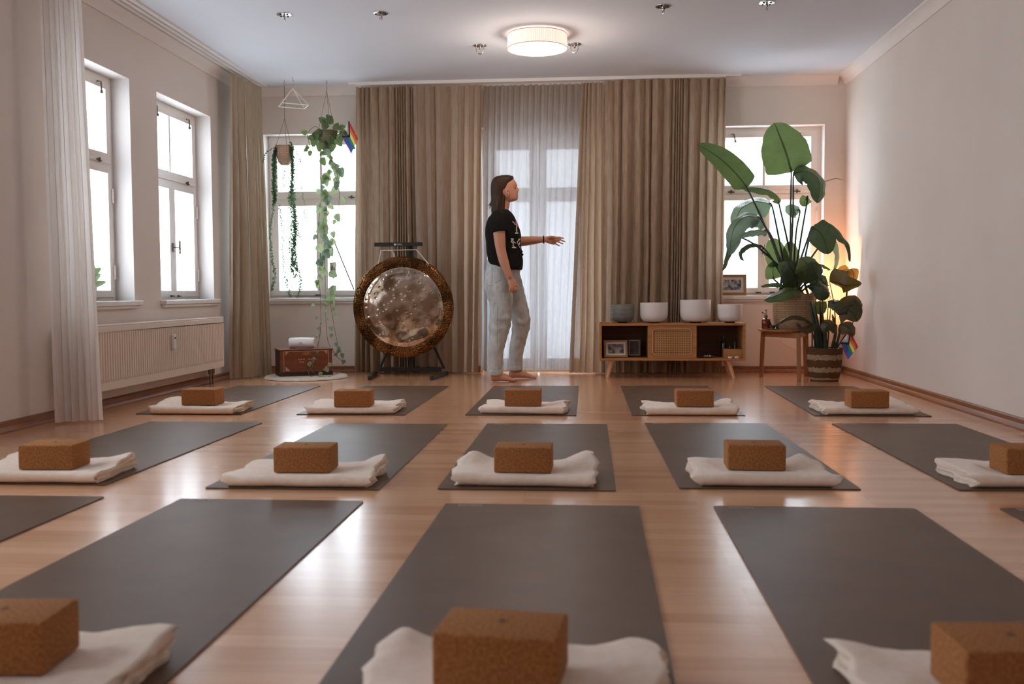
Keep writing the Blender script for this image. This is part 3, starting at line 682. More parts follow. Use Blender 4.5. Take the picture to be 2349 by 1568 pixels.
# ------------------------------------------------------------------ radiator
def radiator():
    x0, y0, y1, z0, z1 = -3.08, 5.55, 7.96, .135, .56
    r = thing('radiator', (x0-.05, (y0+y1)/2, z0), 'long cream panel radiator with vertical ribs below the left windows', 'radiator')
    bl = Vector(r.location)
    def put(mb, n, m, **k): o = mb.build(n, m, None, **k); o.data.transform(Matrix.Translation(-bl)); o.parent = r; return o
    n = 72; wv = []
    P = []
    for i in range(n):
        a = y0+.02+(y1-y0-.04)*i/n; w_ = (y1-y0-.04)/n
        P += [(x0-.004, a), (x0-.004, a+w_*.2), (x0+.004, a+w_*.35), (x0+.004, a+w_*.75), (x0-.004, a+w_*.9)]
    vs = [(x, y, z) for z in (z0+.055, z1-.05) for x, y in P]; k = len(P)
    mb = MB().add(vs, [(i, i+1, k+i+1, k+i) for i in range(k-1)])
    for i in range(n): a = y0+.02+(y1-y0-.04)*(i+.5)/n; mb.bb((x0+.003, a-.005, z0+.0555), (x0+.0075, a+.005, z0+.068))
    put(mb, 'ribbed_panel', M['radiator'], smooth=False)
    mb = MB(); mb.bb((x0-.01, y0, z1-.05), (x0+.004, y1, z1-.012)); mb.bb((x0-.01, y0, z0), (x0+.004, y1, z0+.055)); mb.bb((x0-.01, y0, z0+.055), (x0+.004, y0+.02, z1-.05)); mb.bb((x0-.01, y1-.02, z0+.055), (x0+.004, y1, z1-.05)); mb.bb((x0-.016, y0+.01, z0+.01), (x0-.0105, y1-.01, z1-.015))
    put(mb, 'front_frame', M['radiator'], smooth=False, bevel=.003)
    mb = MB(); mb.bb((x0-.09, y0, z0), (x0-.0165, y0+.006, z1-.012)); mb.bb((x0-.09, y1-.006, z0), (x0-.0165, y1, z1-.012)); mb.bb((x0-.095, y0+.01, z0+.02), (x0-.085, y1-.01, z1-.03))
    put(mb, 'side_panels', M['radiator'], smooth=False)
    mb = MB(); mb.bb((x0-.095, y0, z1-.012), (x0+.004, y1, z1)); put(mb, 'top_grille', M['radiator'], smooth=False, bevel=.003)
    for dy in (-.04, .02):
        mb = MB(); yy = y1-.16+dy+.02; mb.tube([(x0-.05, yy, z0), (x0-.05, yy, z0-.05)], .016, 10); mb.tube([(x0-.05, yy, z0-.05), (x0-.05, yy, .001)], .008, 10); put(mb, 'valve_pipe', M['copperpipe'])
    ht = thing('heat_meter', (x0+.004, 6.93, .4), 'small white heat cost meter clipped on the radiator front', 'heat meter')
    mb = MB().bb((0.001, -.02, -.055), (.026, .02, .055)); o = mb.build('meter_body', M['plastic'], ht, bevel=.005)
    MB().bb((.026, -.012, .022), (.0272, .012, .034)).build('display', M['black'], ht, smooth=False)
radiator()

# ------------------------------------------------------------------ ceiling lamp
def ceiling_lamp():
    c = U(1232.5, 113, 'z', 2.585); Rl = .225
    r = thing('ceiling_lamp', (c.x, c.y, 2.585), 'round drum ceiling lamp with white woven shade, switched on', 'ceiling lamp')
    H = ZC-2.585-.006
    m = M['shade'] = emis('lamp_shade_weave', '#ffe9da', .5); b = m.node_tree.nodes['Principled BSDF']
    uv = N(m, 'ShaderNodeTexCoord').outputs['UV']; bk = N(m, 'ShaderNodeTexBrick', i_Scale=1.0, i_Mortar_Size=.003, i_Brick_Width=.01, i_Row_Height=.09)
    bk.offset = 0
    bk.inputs['Color1'].default_value = lin('#fff2ea'); bk.inputs['Color2'].default_value = lin('#ffe6d8'); bk.inputs['Mortar'].default_value = lin('#f0b9a2'); L(m, uv, bk.inputs['Vector']); L(m, bk.outputs['Color'], b.inputs['Emission Color'])
    MB().lathe((0, 0, 0), [(Rl, .004), (Rl, H-.006)], 64).build('lamp_shade', m, r)
    MB().lathe((0, 0, 0), [(.0001, .004), (Rl-.003, .004), (Rl-.003, .008)], 64).build('diffuser', M['lampglow'], r)
    mb = MB(); mb.tube([(Rl*cos(a), Rl*sin(a), .003) for a in [2*pi*i/64 for i in range(64)]], .003, 6, closed=True); mb.tube([(Rl*cos(a), Rl*sin(a), H-.004) for a in [2*pi*i/64 for i in range(64)]], .003, 6, closed=True)
    mb.build('rim', mat('lamp_rim', '#d9a58c', .6), r)
    l = bpy.data.lights.new('lamp_light', 'POINT'); l.energy = 14; l.color = (1, .84, .72); l.shadow_soft_size = .2
    o = bpy.data.objects.new('lamp_light', l); COL.objects.link(o); o.location = (c.x, c.y, 2.5)
ceiling_lamp()

# ------------------------------------------------------------------ ceiling mounts
def mounts():
    pts = [(652, 33), (873, 30), (1521, 14), (1759, 6), (1101, 104), (1318, 101)]
    labs = ['steel ceiling mount with hook, leftmost of the front ones', 'steel ceiling mount with hook, second from the left, above the gong side', 'steel ceiling mount with hook, right of the lamp above the brown curtain', 'steel ceiling mount with hook, rightmost at the top edge',
            'steel ceiling mount with hanging loop, just left of the round lamp', 'steel ceiling mount with hanging loop, just right of the round lamp']
    src = {}
    for i, (px, py) in enumerate(pts):
        p = U(px, py, 'z', ZC); kind = i >= 4
        if kind not in src:
            o = thing('ceiling_mount', (0, 0, ZC), '', 'ceiling mount', 0, 'steel mounts on the ceiling')
            MB().lathe((0, 0, 0), [(.0001, -.009), (.012, -.009), (.04, -.006), (.052, -.004), (.053, -.0002)], 28).build('plate', M['steel'], o)
            for k in range(4 if not kind else 2): a = pi/4+k*pi/2; MB().lathe((.033*cos(a), .033*sin(a), -.0135), [(.0001, 0), (.006, .002), (.007, .006)], 10).build('bolt', M['black' if not kind else 'steel'], o)
            if kind:
                mb = MB(); mb.tube([(.03*cos(a), 0, -.015+(-.052)*abs(sin(a))**.8) for a in [pi*j/18 for j in range(19)]], .0045, 8); mb.build('loop', M['steel'], o)
                MB().tube([(0, 0, -.009), (0, 0, -.03)], [.006, .010], 10).build('shackle_pin', M['steel'], o)
            else:
                mb = MB(); mb.tube([(0, 0, -.006), (0, 0, -.022)], .008, 10); mb.tube([(.002, .012*sin(a), -.034+.014*cos(a)) for a in [2*pi*j/14 for j in range(14)]], .0045, 8, closed=True); mb.build('hook', M['steel'], o)
            src[kind] = o
        else: o = copy_tree(src[kind])
        o.location = (p.x, p.y, ZC); o.rotation_euler = (0, 0, [.2, .9, .4, 0, .1, -.1][i]); o['label'] = labs[i]
mounts()

# ------------------------------------------------------------------ gong on its stand
GC = U(925, 704, 'y', 8.42)
def gong():
    g = thing('gong', (GC.x, 8.42, GC.z), 'large round bronze gong with hammered dark rim and mirrored centre', 'gong', radians(4))
    R3 = Matrix.Rotation(pi/2, 3, 'X')   # lathe axis toward the room (-y)
    Rg = .448
    MB().lathe((0, 0, 0), [(.0001, .020), (.09, .0195), (.2, .016), (.30, .010), (.345, .004), (.352, .0)], 128, R3).build('gong_centre', M['gongface'], g, angle=180)
    MB().lathe((0, 0, 0), [(.352, 0), (.358, .005), (.375, .009), (.41, .006), (.437, -.004), (Rg-.002, -.014), (Rg, -.03), (Rg-.004, -.06), (Rg-.012, -.085)], 128, R3).build('gong_rim', M['gongring'], g, angle=180)
    MB().lathe((0, 0, 0), [(.0001, .016), (.3, .006), (.352, -.004), (.41, .002), (.435, -.008), (Rg-.006, -.03), (Rg-.014, -.083)], 96, R3).build('gong_back', M['gongring'], g, angle=180)
gong()
def gong_stand():
    base = Vector((GC.x+.02, 8.58, 0))
    s = thing('gong_stand', base, 'black gong stand with short top bar and two forward feet', 'gong stand')
    f1, f2 = U(836, 866, 'z', .02)-base, U(1002, 866, 'z', .02)-base
    for f, sx in ((f1, -1), (f2, 1)):
        mb = MB(); mb.box(((f.x*1.0+sx*.0)*.95, (f.y+.12)/2, .018), (.032, .12-f.y+.02, .034), rz=-sx*.12); mb.build('foot', M['black'], s, smooth=False, bevel=.004)
    MB().bb((f1.x*.9, .09, .034), (f2.x*.9, .125, .075)).build('cross_bar', M['black'], s, smooth=False, bevel=.004)
    MB().box((-.0, .11, .62), (.045, .03, 1.10)).build('post', M['black'], s, smooth=False, bevel=.004)
    for sx in (-1, 1):
        MB().tube([(sx*.30, .11, .06), (sx*.045, .112, .62)], .012, 8).build('brace', M['black'], s)
    b1, b2 = U(858, 561, 'y', 8.5)-base, U(968, 559, 'y', 8.5)-base
    MB().box(((b1.x+b2.x)/2, -.06, (b1.z+b2.z)/2), (b2.x-b1.x, .04, .034)).build('top_bar', M['black'], s, smooth=False, bevel=.004)
    MB().bb((-.022, -.042, b1.z-.012), (.022, .125, b1.z+.012)).build('bar_bracket', M['black'], s, smooth=False)
    mid = (b1.x+b2.x)/2; top = b1.z
    for dx in (-.155, .0, .165):
        MB().tube([(mid+dx, -.066, top-.015), (mid+dx, -.066, top-.055)], .004, 8).build('peg', M['black'], s)
    t = text_mesh('MEINL', .017, .0004); t.materials.append(M['paper']); t.transform(Matrix.Translation((mid+.012, -.0815, top)) @ Matrix.Rotation(pi/2, 4, 'X')); link('logo', t, None, s, False)
    MB().lathe((mid-.028, -.0805, top), [(.0001, .0012), (.008, .0012), (.009, 0)], 16, Matrix.Rotation(pi/2, 3, 'X')).build('badge', M['paper'], s)
    # white hanging cord
    gx = GC.x-base.x; c = thing('cord', base, 'off-white cord tied over the stand pegs holding the gong', 'cord')
    yy = -.075; L1 = (mid-.155, -.072, top-.052); R1 = (mid+.165, -.072, top-.048)
    mb = MB(); mb.tube([L1, R1], .0042, 8); mb.tube([L1, (gx-.215, -.185, GC.z+.385)], .0045, 8); mb.tube([R1, (gx+.235, -.18, GC.z+.375)], .0045, 8)
    mb.lathe((mid-.085, -.074, top-.054), [(.0001, -.011), (.008, -.006), (.011, 0), (.008, .006), (.0001, .011)], 12)
    mb.tube([(mid-.08, -.074, top-.054), (mid-.05, -.078, top-.058), (mid-.042, -.08, top-.085), (mid-.035, -.082, top-.125)], .004, 8)
    mb.tube([(mid-.05, -.078, top-.06), (mid-.03, -.08, top-.09), (mid-.028, -.08, top-.125)], .003, 8)
    mb.build('cord_strand', M['rope'], c)
gong_stand()

# ------------------------------------------------------------------ rug, wooden case, speaker
rc = U(702, 866, 'z', 0)
mb = MB(); rr_ = []
def rugf(u, v):
    a = 2*pi*u; r = .372*(1-v)
    k_ = 1+.012*noise.noise(Vector((cos(a)*3, sin(a)*3, 1)))
    return (rc.x+r*k_*cos(a), 8.43+r*k_*sin(a), .022*min(1, (v/.04+.02))**.5+.0005+.002*noise.noise(Vector((r*9*cos(a), r*9*sin(a), 4))))
mb.grid(rugf, 80, 24)
tag(recenter(mb.build('round_rug', M['rug'], angle=80)), 'small round cream rug lying under the wooden case', 'rug')
def case():
    c = U(692, 858, 'y', 8.4); rz = radians(27)
    k = thing('wooden_case', (c.x, 8.47, .0255), 'reddish brown wooden case with pale metal corners standing on round rug', 'case', rz)
    W, D, H = .46, .27, .225
    MB().bb((-W/2, -D/2, 0), (W/2, D/2, H)).build('case_body', M['caseW'], k, smooth=False, bevel=.005)
    MB().bb((-W/2-.008, -D/2-.008, H), (W/2+.008, D/2+.008, H+.012)).build('lid', M['caseW'], k, smooth=False, bevel=.003)
    MB().bb((-W/2-.004, -D/2-.003, -.0), (W/2+.004, D/2, .035)).build('plinth', M['caseS'], k, smooth=False, bevel=.002)
    MB().bb((-W/2-.002, -D/2+.01, .036), (-W/2-.0005, D/2-.01, H-.004)).build('side_panel', M['caseS'], k, smooth=False)
    mb = MB(); y = -D/2-.003
    for (cx, cz, sx, sz) in ((-W/2+.045, .045, 1, 1), (W/2-.045, .045, -1, 1), (-W/2+.045, H-.01, 1, -1), (W/2-.045, H-.01, -1, -1)):
        s_ = .042 if sz > 0 else .03; pts = [(cx, y, cz), (cx+sx*s_, y, cz), (cx, y, cz+sz*s_)]; mb.add(pts+[(a, y+.002, b) for a, _, b in pts], [(0, 1, 2), (3, 5, 4), (0, 3, 4, 1), (1, 4, 5, 2), (2, 5, 3, 0)])
    mb.build('metal_corner', mat('brushed_silver', '#b8a48e', .4, .6), k, smooth=False)
    mb = MB(); mb.bb((-W/2+.03, y, .038), (-W/2+.034, y+.003, H-.004)); mb.bb((W/2-.034, y, .038), (W/2-.03, y+.003, H-.004)); mb.bb((-W/2+.034, y, H-.01), (W/2-.034, y+.003, H-.004))
    mb.build('inlay_line', mat('pale_inlay', '#c09a78', .5), k, smooth=False)
    ot = M['rosette'] = mat('rosette_holes', '#b08a66', .6); mb = MB(); R3 = Matrix.Rotation(pi/2, 3, 'X')
    for ox in (-.045, .045):
        for (dx, dz) in ((-.022, .02), (0, .02), (.022, .02), (-.011, -.004), (.011, -.004)): mb.lathe((ox+dx, y+.001, .125+dz), [(.0001, .002), (.0065, .002), (.0075, 0)], 8, R3)
    mb.build('fretwork_star', ot, k)
    mb = MB(); 
    for (a, b) in (((-.095, .075), (-.095, .178)), ((.095, .075), (.095, .178)), ((-.095, .075), (.095, .075))):
        n = 12
        for i in range(n): q = (a[0]+(b[0]-a[0])*i/n, a[1]+(b[1]-a[1])*i/n); mb.box((q[0], y+.002, q[1]), (.005, .002, .005))
    mb.build('dotted_border', mat('dot_border', '#935a38', .6), k, smooth=False)
    MB().lathe((0, 0, 0), [(.0001, .002), (.036, .002), (.038, 0)], 24, R3 @ Matrix.Diagonal((1, .33, 1))).build('oval_badge', mat('oval_badge', '#9a5c30', .4), k).location = (0, y+.001, .196)
    mb = MB()
    for i in range(3): mb.lathe((-.16+.02*i, y-.0005, .018), [(.0001, .002), (.0055, .002), (.006, 0)], 10, R3)
    mb.lathe((-.06, y-.0005, .018), [(.0001, .002), (.008, .002), (.009, 0)], 10, R3); mb.build('stop_knob', M['black'], k)
    sp = thing('speaker', (c.x-.004, 8.44, .0255+H+.012), 'white cylindrical portable speaker lying on the wooden case', 'speaker', radians(6))
    RX = Matrix.Rotation(pi/2, 3, 'Y')
    MB().lathe((0, 0, .049), [(.0001, -.110), (.03, -.110), (.040, -.113), (.046, -.106), (.0475, -.06), (.0485, 0), (.0475, .06), (.046, .106), (.040, .113), (.03, .110), (.0001, .110)], 36, RX).build('speaker_body', M['plastic'], sp)
    t = text_mesh('JBL', .028, .0005); t.materials.append(mat('logo_orange', '#c07a5c', .5)); t.transform(Matrix.Translation((0, -.0492, .049)) @ Matrix.Rotation(pi/2, 4, 'X')); link('logo', t, None, sp, False)
    MB().bb((-.055, -.022, .0), (.055, .022, .006)).build('foot', M['plastic'], sp, bevel=.002)
case()

# ------------------------------------------------------------------ cabinet
CX0, CX1, CZ0, CZ1, CY0, CY1 = .111, 1.358, .156, .478, 8.36, 8.72
def cabinet():
    bl = Vector(((CX0+CX1)/2, (CY0+CY1)/2, 0)); k = thing('cabinet', bl, 'low oak cabinet with woven cane door and splayed legs', 'cabinet')
    def put(mb, n, m, **kw): o = mb.build(n, m, None, **kw); o.data.transform(Matrix.Translation(-bl)); o.parent = k; return o
    t = .02
    mb = MB(); mb.bb((CX0, CY0, CZ0), (CX1, CY1, CZ0+t)); put(mb, 'bottom_board', M['cab'], smooth=False, bevel=.002)
    put(MB().bb((CX0, CY0, CZ1-t), (CX1, CY1, CZ1)), 'top_board', M['cab'], smooth=False, bevel=.003)
    for x in (CX0, CX1-t): put(MB().bb((x, CY0, CZ0+t), (x+t, CY1, CZ1-t)), 'side_board', M['cab'], smooth=False, bevel=.002)
    dx0 = U(1486, 780, 'y', CY0).x; dx1 = U(1598, 780, 'y', CY0).x
    for x in (dx0, dx1-t): put(MB().bb((x, CY0+.03, CZ0+t), (x+t, CY1-.01, CZ1-t)), 'divider', M['cab_in'], smooth=False)
    put(MB().bb((CX0+t, CY1-.012, CZ0+t), (CX1-t, CY1-.004, CZ1-t)), 'back_panel', M['cab_in'], smooth=False)
    d = MB(); z0, z1 = CZ0+t+.002, CZ1-t-.002; w_ = .035
    # door frame with rounded opening
    fr = .03; inner = []; outer = []
    ix0, ix1, iz0, iz1 = dx0+w_, dx1-w_, z0+w_*.6, z1-w_*.6
    for cx, cz, a in ((ix1-fr, iz0+fr, -pi/2), (ix1-fr, iz1-fr, 0), (ix0+fr, iz1-fr, pi/2), (ix0+fr, iz0+fr, pi)):
        for q in range(7): th = a+pi/2*q/6; inner.append((cx+fr*cos(th), cz+fr*sin(th)))
    corners = [(dx1, z0), (dx1, z1), (dx0, z1), (dx0, z0)]
    for c_ in corners: outer += [c_]*7
    n = 28; yf, yb = CY0+.004, CY0+.022; vs = [(x, yf, z) for x, z in outer]+[(x, yf, z) for x, z in inner]+[(x, yb, z) for x, z in outer]+[(x, yb, z) for x, z in inner]; fs = []
    for i in range(n): j = (i+1) % n; fs += [(i, j, n+j, n+i), (2*n+i, 3*n+i, 3*n+j, 2*n+j), (n+i, n+j, 3*n+j, 3*n+i), (i, 2*n+i, 2*n+j, j)]
    door = put(MB().add(vs, fs), 'door', M['cab'], smooth=False)
    pm = MB().bb((ix0-.004, CY0+.011, iz0-.004), (ix1+.004, CY0+.0125, iz1+.004)).build('cane_panel', M['cane'], None, smooth=False); pm.data.transform(Matrix.Translation(-bl)); pm.parent = door
    pts = [(x+(.006 if x < (ix0+ix1)/2 else -.006), yf-.0005, z+(.006 if z < (iz0+iz1)/2 else -.006)) for x, z in inner]
    rim = MB().tube(pts, .004, 6, closed=True).build('spline_trim', M['leg'], None); rim.data.transform(Matrix.Translation(-bl)); rim.parent = door
    for (px, yy) in ((1405, CY0+.05), (1673, CY0+.05), (1405, CY1-.08), (1673, CY1-.08)):
        x = U(px, 830, 'y', CY0).x; s = -1 if px < 1500 else 1
        put(MB().tube([(x, yy, CZ0-.001), (x+s*.045, yy-(.02 if yy < 8.5 else -.03), .0005)], [.021, .013], 16), 'leg', M['leg'])
cabinet()
def bowl(px, r, h, m, label, y, foot=False):
    p = U(px, 735, 'y', y); z = CZ1+.0015
    prof = [(.0001, .0)]
    n = 10; rb = r*.62
    prof = [(.0001, .002), (r*.35, 0), (r*.6, .006)]
    for i in range(1, n+1): a = i/n*pi/2; prof.append((r*.6+(r*.985-r*.6)*sin(a), .006+(h*.42)*(1-cos(a))))
    prof += [(r, h), (r-.006, h), (r-.009, h*.45), (r*.6, .018), (.0001, .012)]
    o = thing('singing_bowl', (p.x, y, z), label, 'singing bowl', 0, 'singing bowls lined up on the cabinet')
    MB().lathe((0, 0, .004), prof, 48).build('bowl_body', m, o, angle=60)
    MB().tube([(r*.36*cos(a), r*.36*sin(a), .004) for a in [2*pi*i/30 for i in range(30)]], .005, 8, closed=True).build('rubber_ring', M['black'], o)
px2 = lambda px, w_: abs(U(px+w_/2, 700, 'y', 8.5).x-U(px-w_/2, 700, 'y', 8.5).x)/2
bowl(1428, px2(1428, 55), .158, M['greybowl'], 'smoky grey translucent singing bowl at the cabinet left end', 8.52)
bowl(1500, px2(1500, 64), .172, M['quartz'], 'white frosted singing bowl next to the smoky grey bowl', 8.5)
bowl(1595, px2(1595, 71), .195, M['quartz'], 'largest white frosted singing bowl, above the right of the cane door', 8.5)
bowl(1674, px2(1674, 57), .155, M['quartz'], 'small bright white singing bowl at the cabinet right end', 8.5)
p = U(1391, 739, 'y', 8.42); o = MB().bb((-.05, -.03, 0), (.052, .03, .012)).build('wooden_box', M['cab'], None, smooth=False, bevel=.002); o.location = (p.x-.005, 8.41, CZ1+.001)
tag(o, 'flat wooden block lying at the left end of the cabinet top', 'block')
def frame(name_lab, pos, w_, h_, border, matw, lean, rz, fm, pm, cat='photo frame', tilt=0):
    o = thing('photo_frame', pos, name_lab, cat, rz)
    R = Matrix.Rotation(-lean, 3, 'X') @ Matrix.Rotation(tilt, 3, 'Y')
    def put(mb, n, m): q = mb.build(n, m, None, smooth=False, bevel=0); q.data.transform(R.to_4x4()); q.data.transform(Matrix.Translation((0, 0, .014*sin(lean)+.0))); q.parent = o
    mb = MB(); mb.bb((-w_/2, -.007, 0), (w_/2, .007, border)); mb.bb((-w_/2, -.007, h_-border), (w_/2, .007, h_)); mb.bb((-w_/2, -.007, border), (-w_/2+border, .007, h_-border)); mb.bb((w_/2-border, -.007, border), (w_/2, .007, h_-border)); put(mb, 'frame_border', fm)
    put(MB().bb((-w_/2+border, -.001, border), (w_/2-border, .004, h_-border)), 'mat_board', M['paper'])
    b2 = border+matw; put(MB().bb((-w_/2+b2, -.0025, b2), (w_/2-b2, -.0011, h_-b2)), 'picture', pm)
zs = CZ0+.0215
p = U(1413, 818, 'y', 8.45); frame('wooden frame with black and white photo of a couple in the cabinet', (p.x, 8.45, zs), .205, .15, .017, .016, .22, radians(6), M['frameW'], M['ph1'])
p = U(1455, 815, 'y', 8.55); frame('smaller dark upright photo frame in the cabinet left compartment', (p.x, 8.56, zs), .115, .155, .012, .006, .16, radians(-4), M['cab_in'], M['ph2'])
frame('wide wooden frame with group photo on the right window sill', (U(1678, 678, 'y', 9.08).x+.005, 9.075, Z0+.001), .26, .195, .026, .022, .14, radians(-3), M['frameW'], M['ph3'])
def bottle(px, y, z, r, h, m, lab, name='bottle', neck=.35, cap=True):
    p = U(px, 800, 'y', y); o = thing(name, (p.x, y, z), lab, 'bottle')
    MB().lathe((0, 0, 0), [(.0001, 0), (r, .001), (r, h*.58), (r*.9, h*.64), (r*neck, h*.75), (r*neck, h*.93), (.0001, h*.93)], 20).build('bottle_body', m, o)
    if cap: MB().lathe((0, 0, h*.9), [(.0001, h*.1), (r*neck*1.25, h*.1), (r*neck*1.25, 0), (.0001, 0)], 16).build('cap', M['black'], o)
bottle(1660, 8.56, zs, .026, .20, M['darkglass'], 'tall dark bottle in the cabinet right compartment')
def tray_box():
    p = U(1679, 815, 'y', 8.47); o = thing('wooden_crate', (p.x, 8.47, zs), 'small open wooden crate in the cabinet right compartment', 'crate')
    W, D, H = .155, .11, .075; mb = MB(); mb.bb((-W/2, -D/2, 0), (W/2, D/2, .008)); mb.bb((-W/2, -D/2, .008), (W/2, -D/2+.008, H)); mb.bb((-W/2, D/2-.008, .008), (W/2, D/2, H)); mb.bb((-W/2, -D/2+.008, .008), (-W/2+.008, D/2-.008, H)); mb.bb((W/2-.008, -D/2+.008, .008), (W/2, D/2-.008, H)); mb.build('crate_box', M['cab'], o, smooth=False)
    return p
p = tray_box()
bottle(1686, 8.48, zs+.009, .014, .145, M['darkglass'], 'small dark bottle standing in the wooden crate', neck=.5)
bottle(1674, 8.46, zs+.009, .013, .10, M['darkglass'], 'short dark vial standing in the wooden crate left side', neck=.6)
o = MB().lathe((0, 0, 0), [(.0001, 0), (.02, 0), (.022, .013), (.018, .013), (.0001, .006)], 20).build('tealight', M['plastic']); o.location = (p.x+.03, 8.395, zs); tag(o, 'small metal tealight cup in front of the wooden crate, right one', 'tealight', 'tealights in the cabinet')
o2 = o.copy(); COL.objects.link(o2); o2.location = (p.x-.025, 8.39, zs); o2['label'] = 'small metal tealight cup in front of the wooden crate, left one'
p = U(1617, 818, 'y', 8.45); o = MB().lathe((0, 0, 0), [(.0001, 0), (.05, .0), (.065, .008), (.063, .010), (.045, .004), (.0001, .004)], 24).build('incense_dish', M['cab_in']); o.location = (p.x+.02, 8.46, zs); tag(o, 'shallow dark dish in the cabinet right compartment', 'dish')
for i, (dx, dy) in enumerate(((-.02, -.01), (0, .005), (.022, -.004))):
    wh = ('left one', 'middle one', 'right one')[i]
    q = MB().lathe((0, 0, 0), [(.0001, 0), (.008, .003), (.010, .008), (.006, .015), (.0001, .017)], 8).build('crystal', M['quartz']); q.location = (p.x+.02+dx, 8.46+dy, zs+.0045); tag(q, 'little pale crystal in the shallow dark dish, %s' % wh, 'crystal', 'crystals in the dish')

# ------------------------------------------------------------------ stool with pot and small things
ST = Vector((1.70, 8.43, 0)); SH = .425
def stool():
    o = thing('side_table', ST, 'round wooden side table with three legs carrying the big potted plant', 'side table')
    MB().lathe((0, 0, 0), [(.0001, SH-.022), (.205, SH-.022), (.222, SH-.012), (.224, SH-.004), (.22, SH), (.0001, SH)], 56).build('table_top', M['stool'], o)
    pts = [U(1746, 864, 'z', 0), U(1833, 873, 'z', 0), U(1850, 862, 'z', 0)]
    for i, q in enumerate(pts):
        d = q-ST; MB().tube([(d.x, d.y, .0005), (d.x*.93, d.y*.93, SH-.0225)], [(.019, .024), (.021, .026)], 4, ref=(cos(.6*i), sin(.6*i), 0)).build('leg', M['stool'], o, smooth=False, bevel=.003)
    mb = MB(); P = [(q-ST)*.9 for q in pts]
    for i in range(3): a, b = P[i], P[(i+1) % 3]; mid = (a+b)/2; l = (b-a).length; mb.box((mid.x, mid.y, SH-.048), (l, .016, .045), rz=math.atan2((b-a).y, (b-a).x))
    mb.build('apron', M['stool'], o, smooth=False)
stool()
PP = Vector((1.79, 8.50, SH+.0015))
def mister():
    p = U(1757, 745, 'y', 8.40); o = thing('plant_mister', (p.x, 8.40, SH+.001), 'amber glass plant mister with brass pump on the side table', 'mister')
    MB().lathe((0, 0, 0), [(.0001, 0), (.034, .001), (.036, .006), (.036, .075), (.032, .085), (.014, .094), (.013, .108), (.0001, .108)], 28).build('bottle_body', M['amber'], o)
    mb = MB(); mb.lathe((0, 0, .104), [(.0001, .016), (.015, .016), (.015, 0), (.0001, 0)], 16); mb.tube([(0, 0, .12), (0, 0, .158)], .004, 8); mb.lathe((0, 0, .158), [(.0001, .012), (.009, .010), (.009, 0), (.0001, 0)], 12); mb.tube([(0, 0, .128), (-.03, -.005, .142)], .004, 8); mb.tube([(-.03, -.005, .142), (-.034, -.006, .144)], .008, 8)
    mb.build('pump', M['brass_old'], o)
    p = U(1772, 750, 'y', 8.33); t = thing('incense_tray', (p.x, 8.33, SH+.001), 'round metal tray with small cups at the side table front', 'tray')
    MB().lathe((0, 0, 0), [(.0001, 0), (.055, .0), (.064, .008), (.062, .010), (.052, .004), (.0001, .004)], 32).build('tray_plate', M['steel'], t)
    c = thing('brass_cup', (p.x-.0, 8.335, SH+.0055), 'tiny brass cup with dark brush handle on the round tray', 'cup')
    MB().lathe((0, 0, 0), [(.0001, 0), (.02, .001), (.027, .03), (.024, .03), (.017, .006), (.0001, .006)], 20).build('cup_body', M['brass_old'], c)
    MB().tube([(0, 0, .012), (-.03, 0, .075)], [.004, .008], 8).build('brush', M['black'], c)
    c = MB().lathe((0, 0, 0), [(.0001, 0), (.012, 0), (.014, .02), (.008, .028), (.010, .045), (.0001, .05)], 14).build('incense_cone_holder', M['black']); c.location = (p.x+.036, 8.31, SH+.0055); tag(c, 'small dark figurine shaped holder at the tray right side', 'holder')
mister()
# sockets
for i, px in enumerate((1845, 1862)):
    p = U(px, 785, 'y', YB); o = thing('wall_socket', (p.x, YB-.001, p.z), 'white wall socket between the side table legs' if i == 0 else 'white wall socket behind the large plant stems', 'socket', 0, 'wall sockets')
    MB().bb((-.036, -.008, -.036), (.036, 0, .036)).build('socket_plate', M['plastic'], o, smooth=False, bevel=.003)
    MB().lathe((0, -.0085, 0), [(.0001, -.002), (.019, -.002), (.021, .002)], 20, Matrix.Rotation(pi/2, 3, 'X')).build('socket_ring', M['radiator'], o)
a = U(1778, 692, 'y', YB-.012); b = U(1778, 748, 'y', YB-.012); s0 = U(1845, 785, 'y', YB-.03)
o = MB().tube(catmull([(a.x, YB-.012, a.z), (a.x, YB-.012, a.z-.1), (b.x, YB-.012, b.z), (b.x+.03, YB-.02, b.z-.12), (s0.x-.06, YB-.03, s0.z-.06), (s0.x, YB-.03, s0.z)], 8), .0035, 6).build('power_cord', M['plastic']); tag(recenter(o), 'white power cord running down the wall beside the big pot', 'cord')

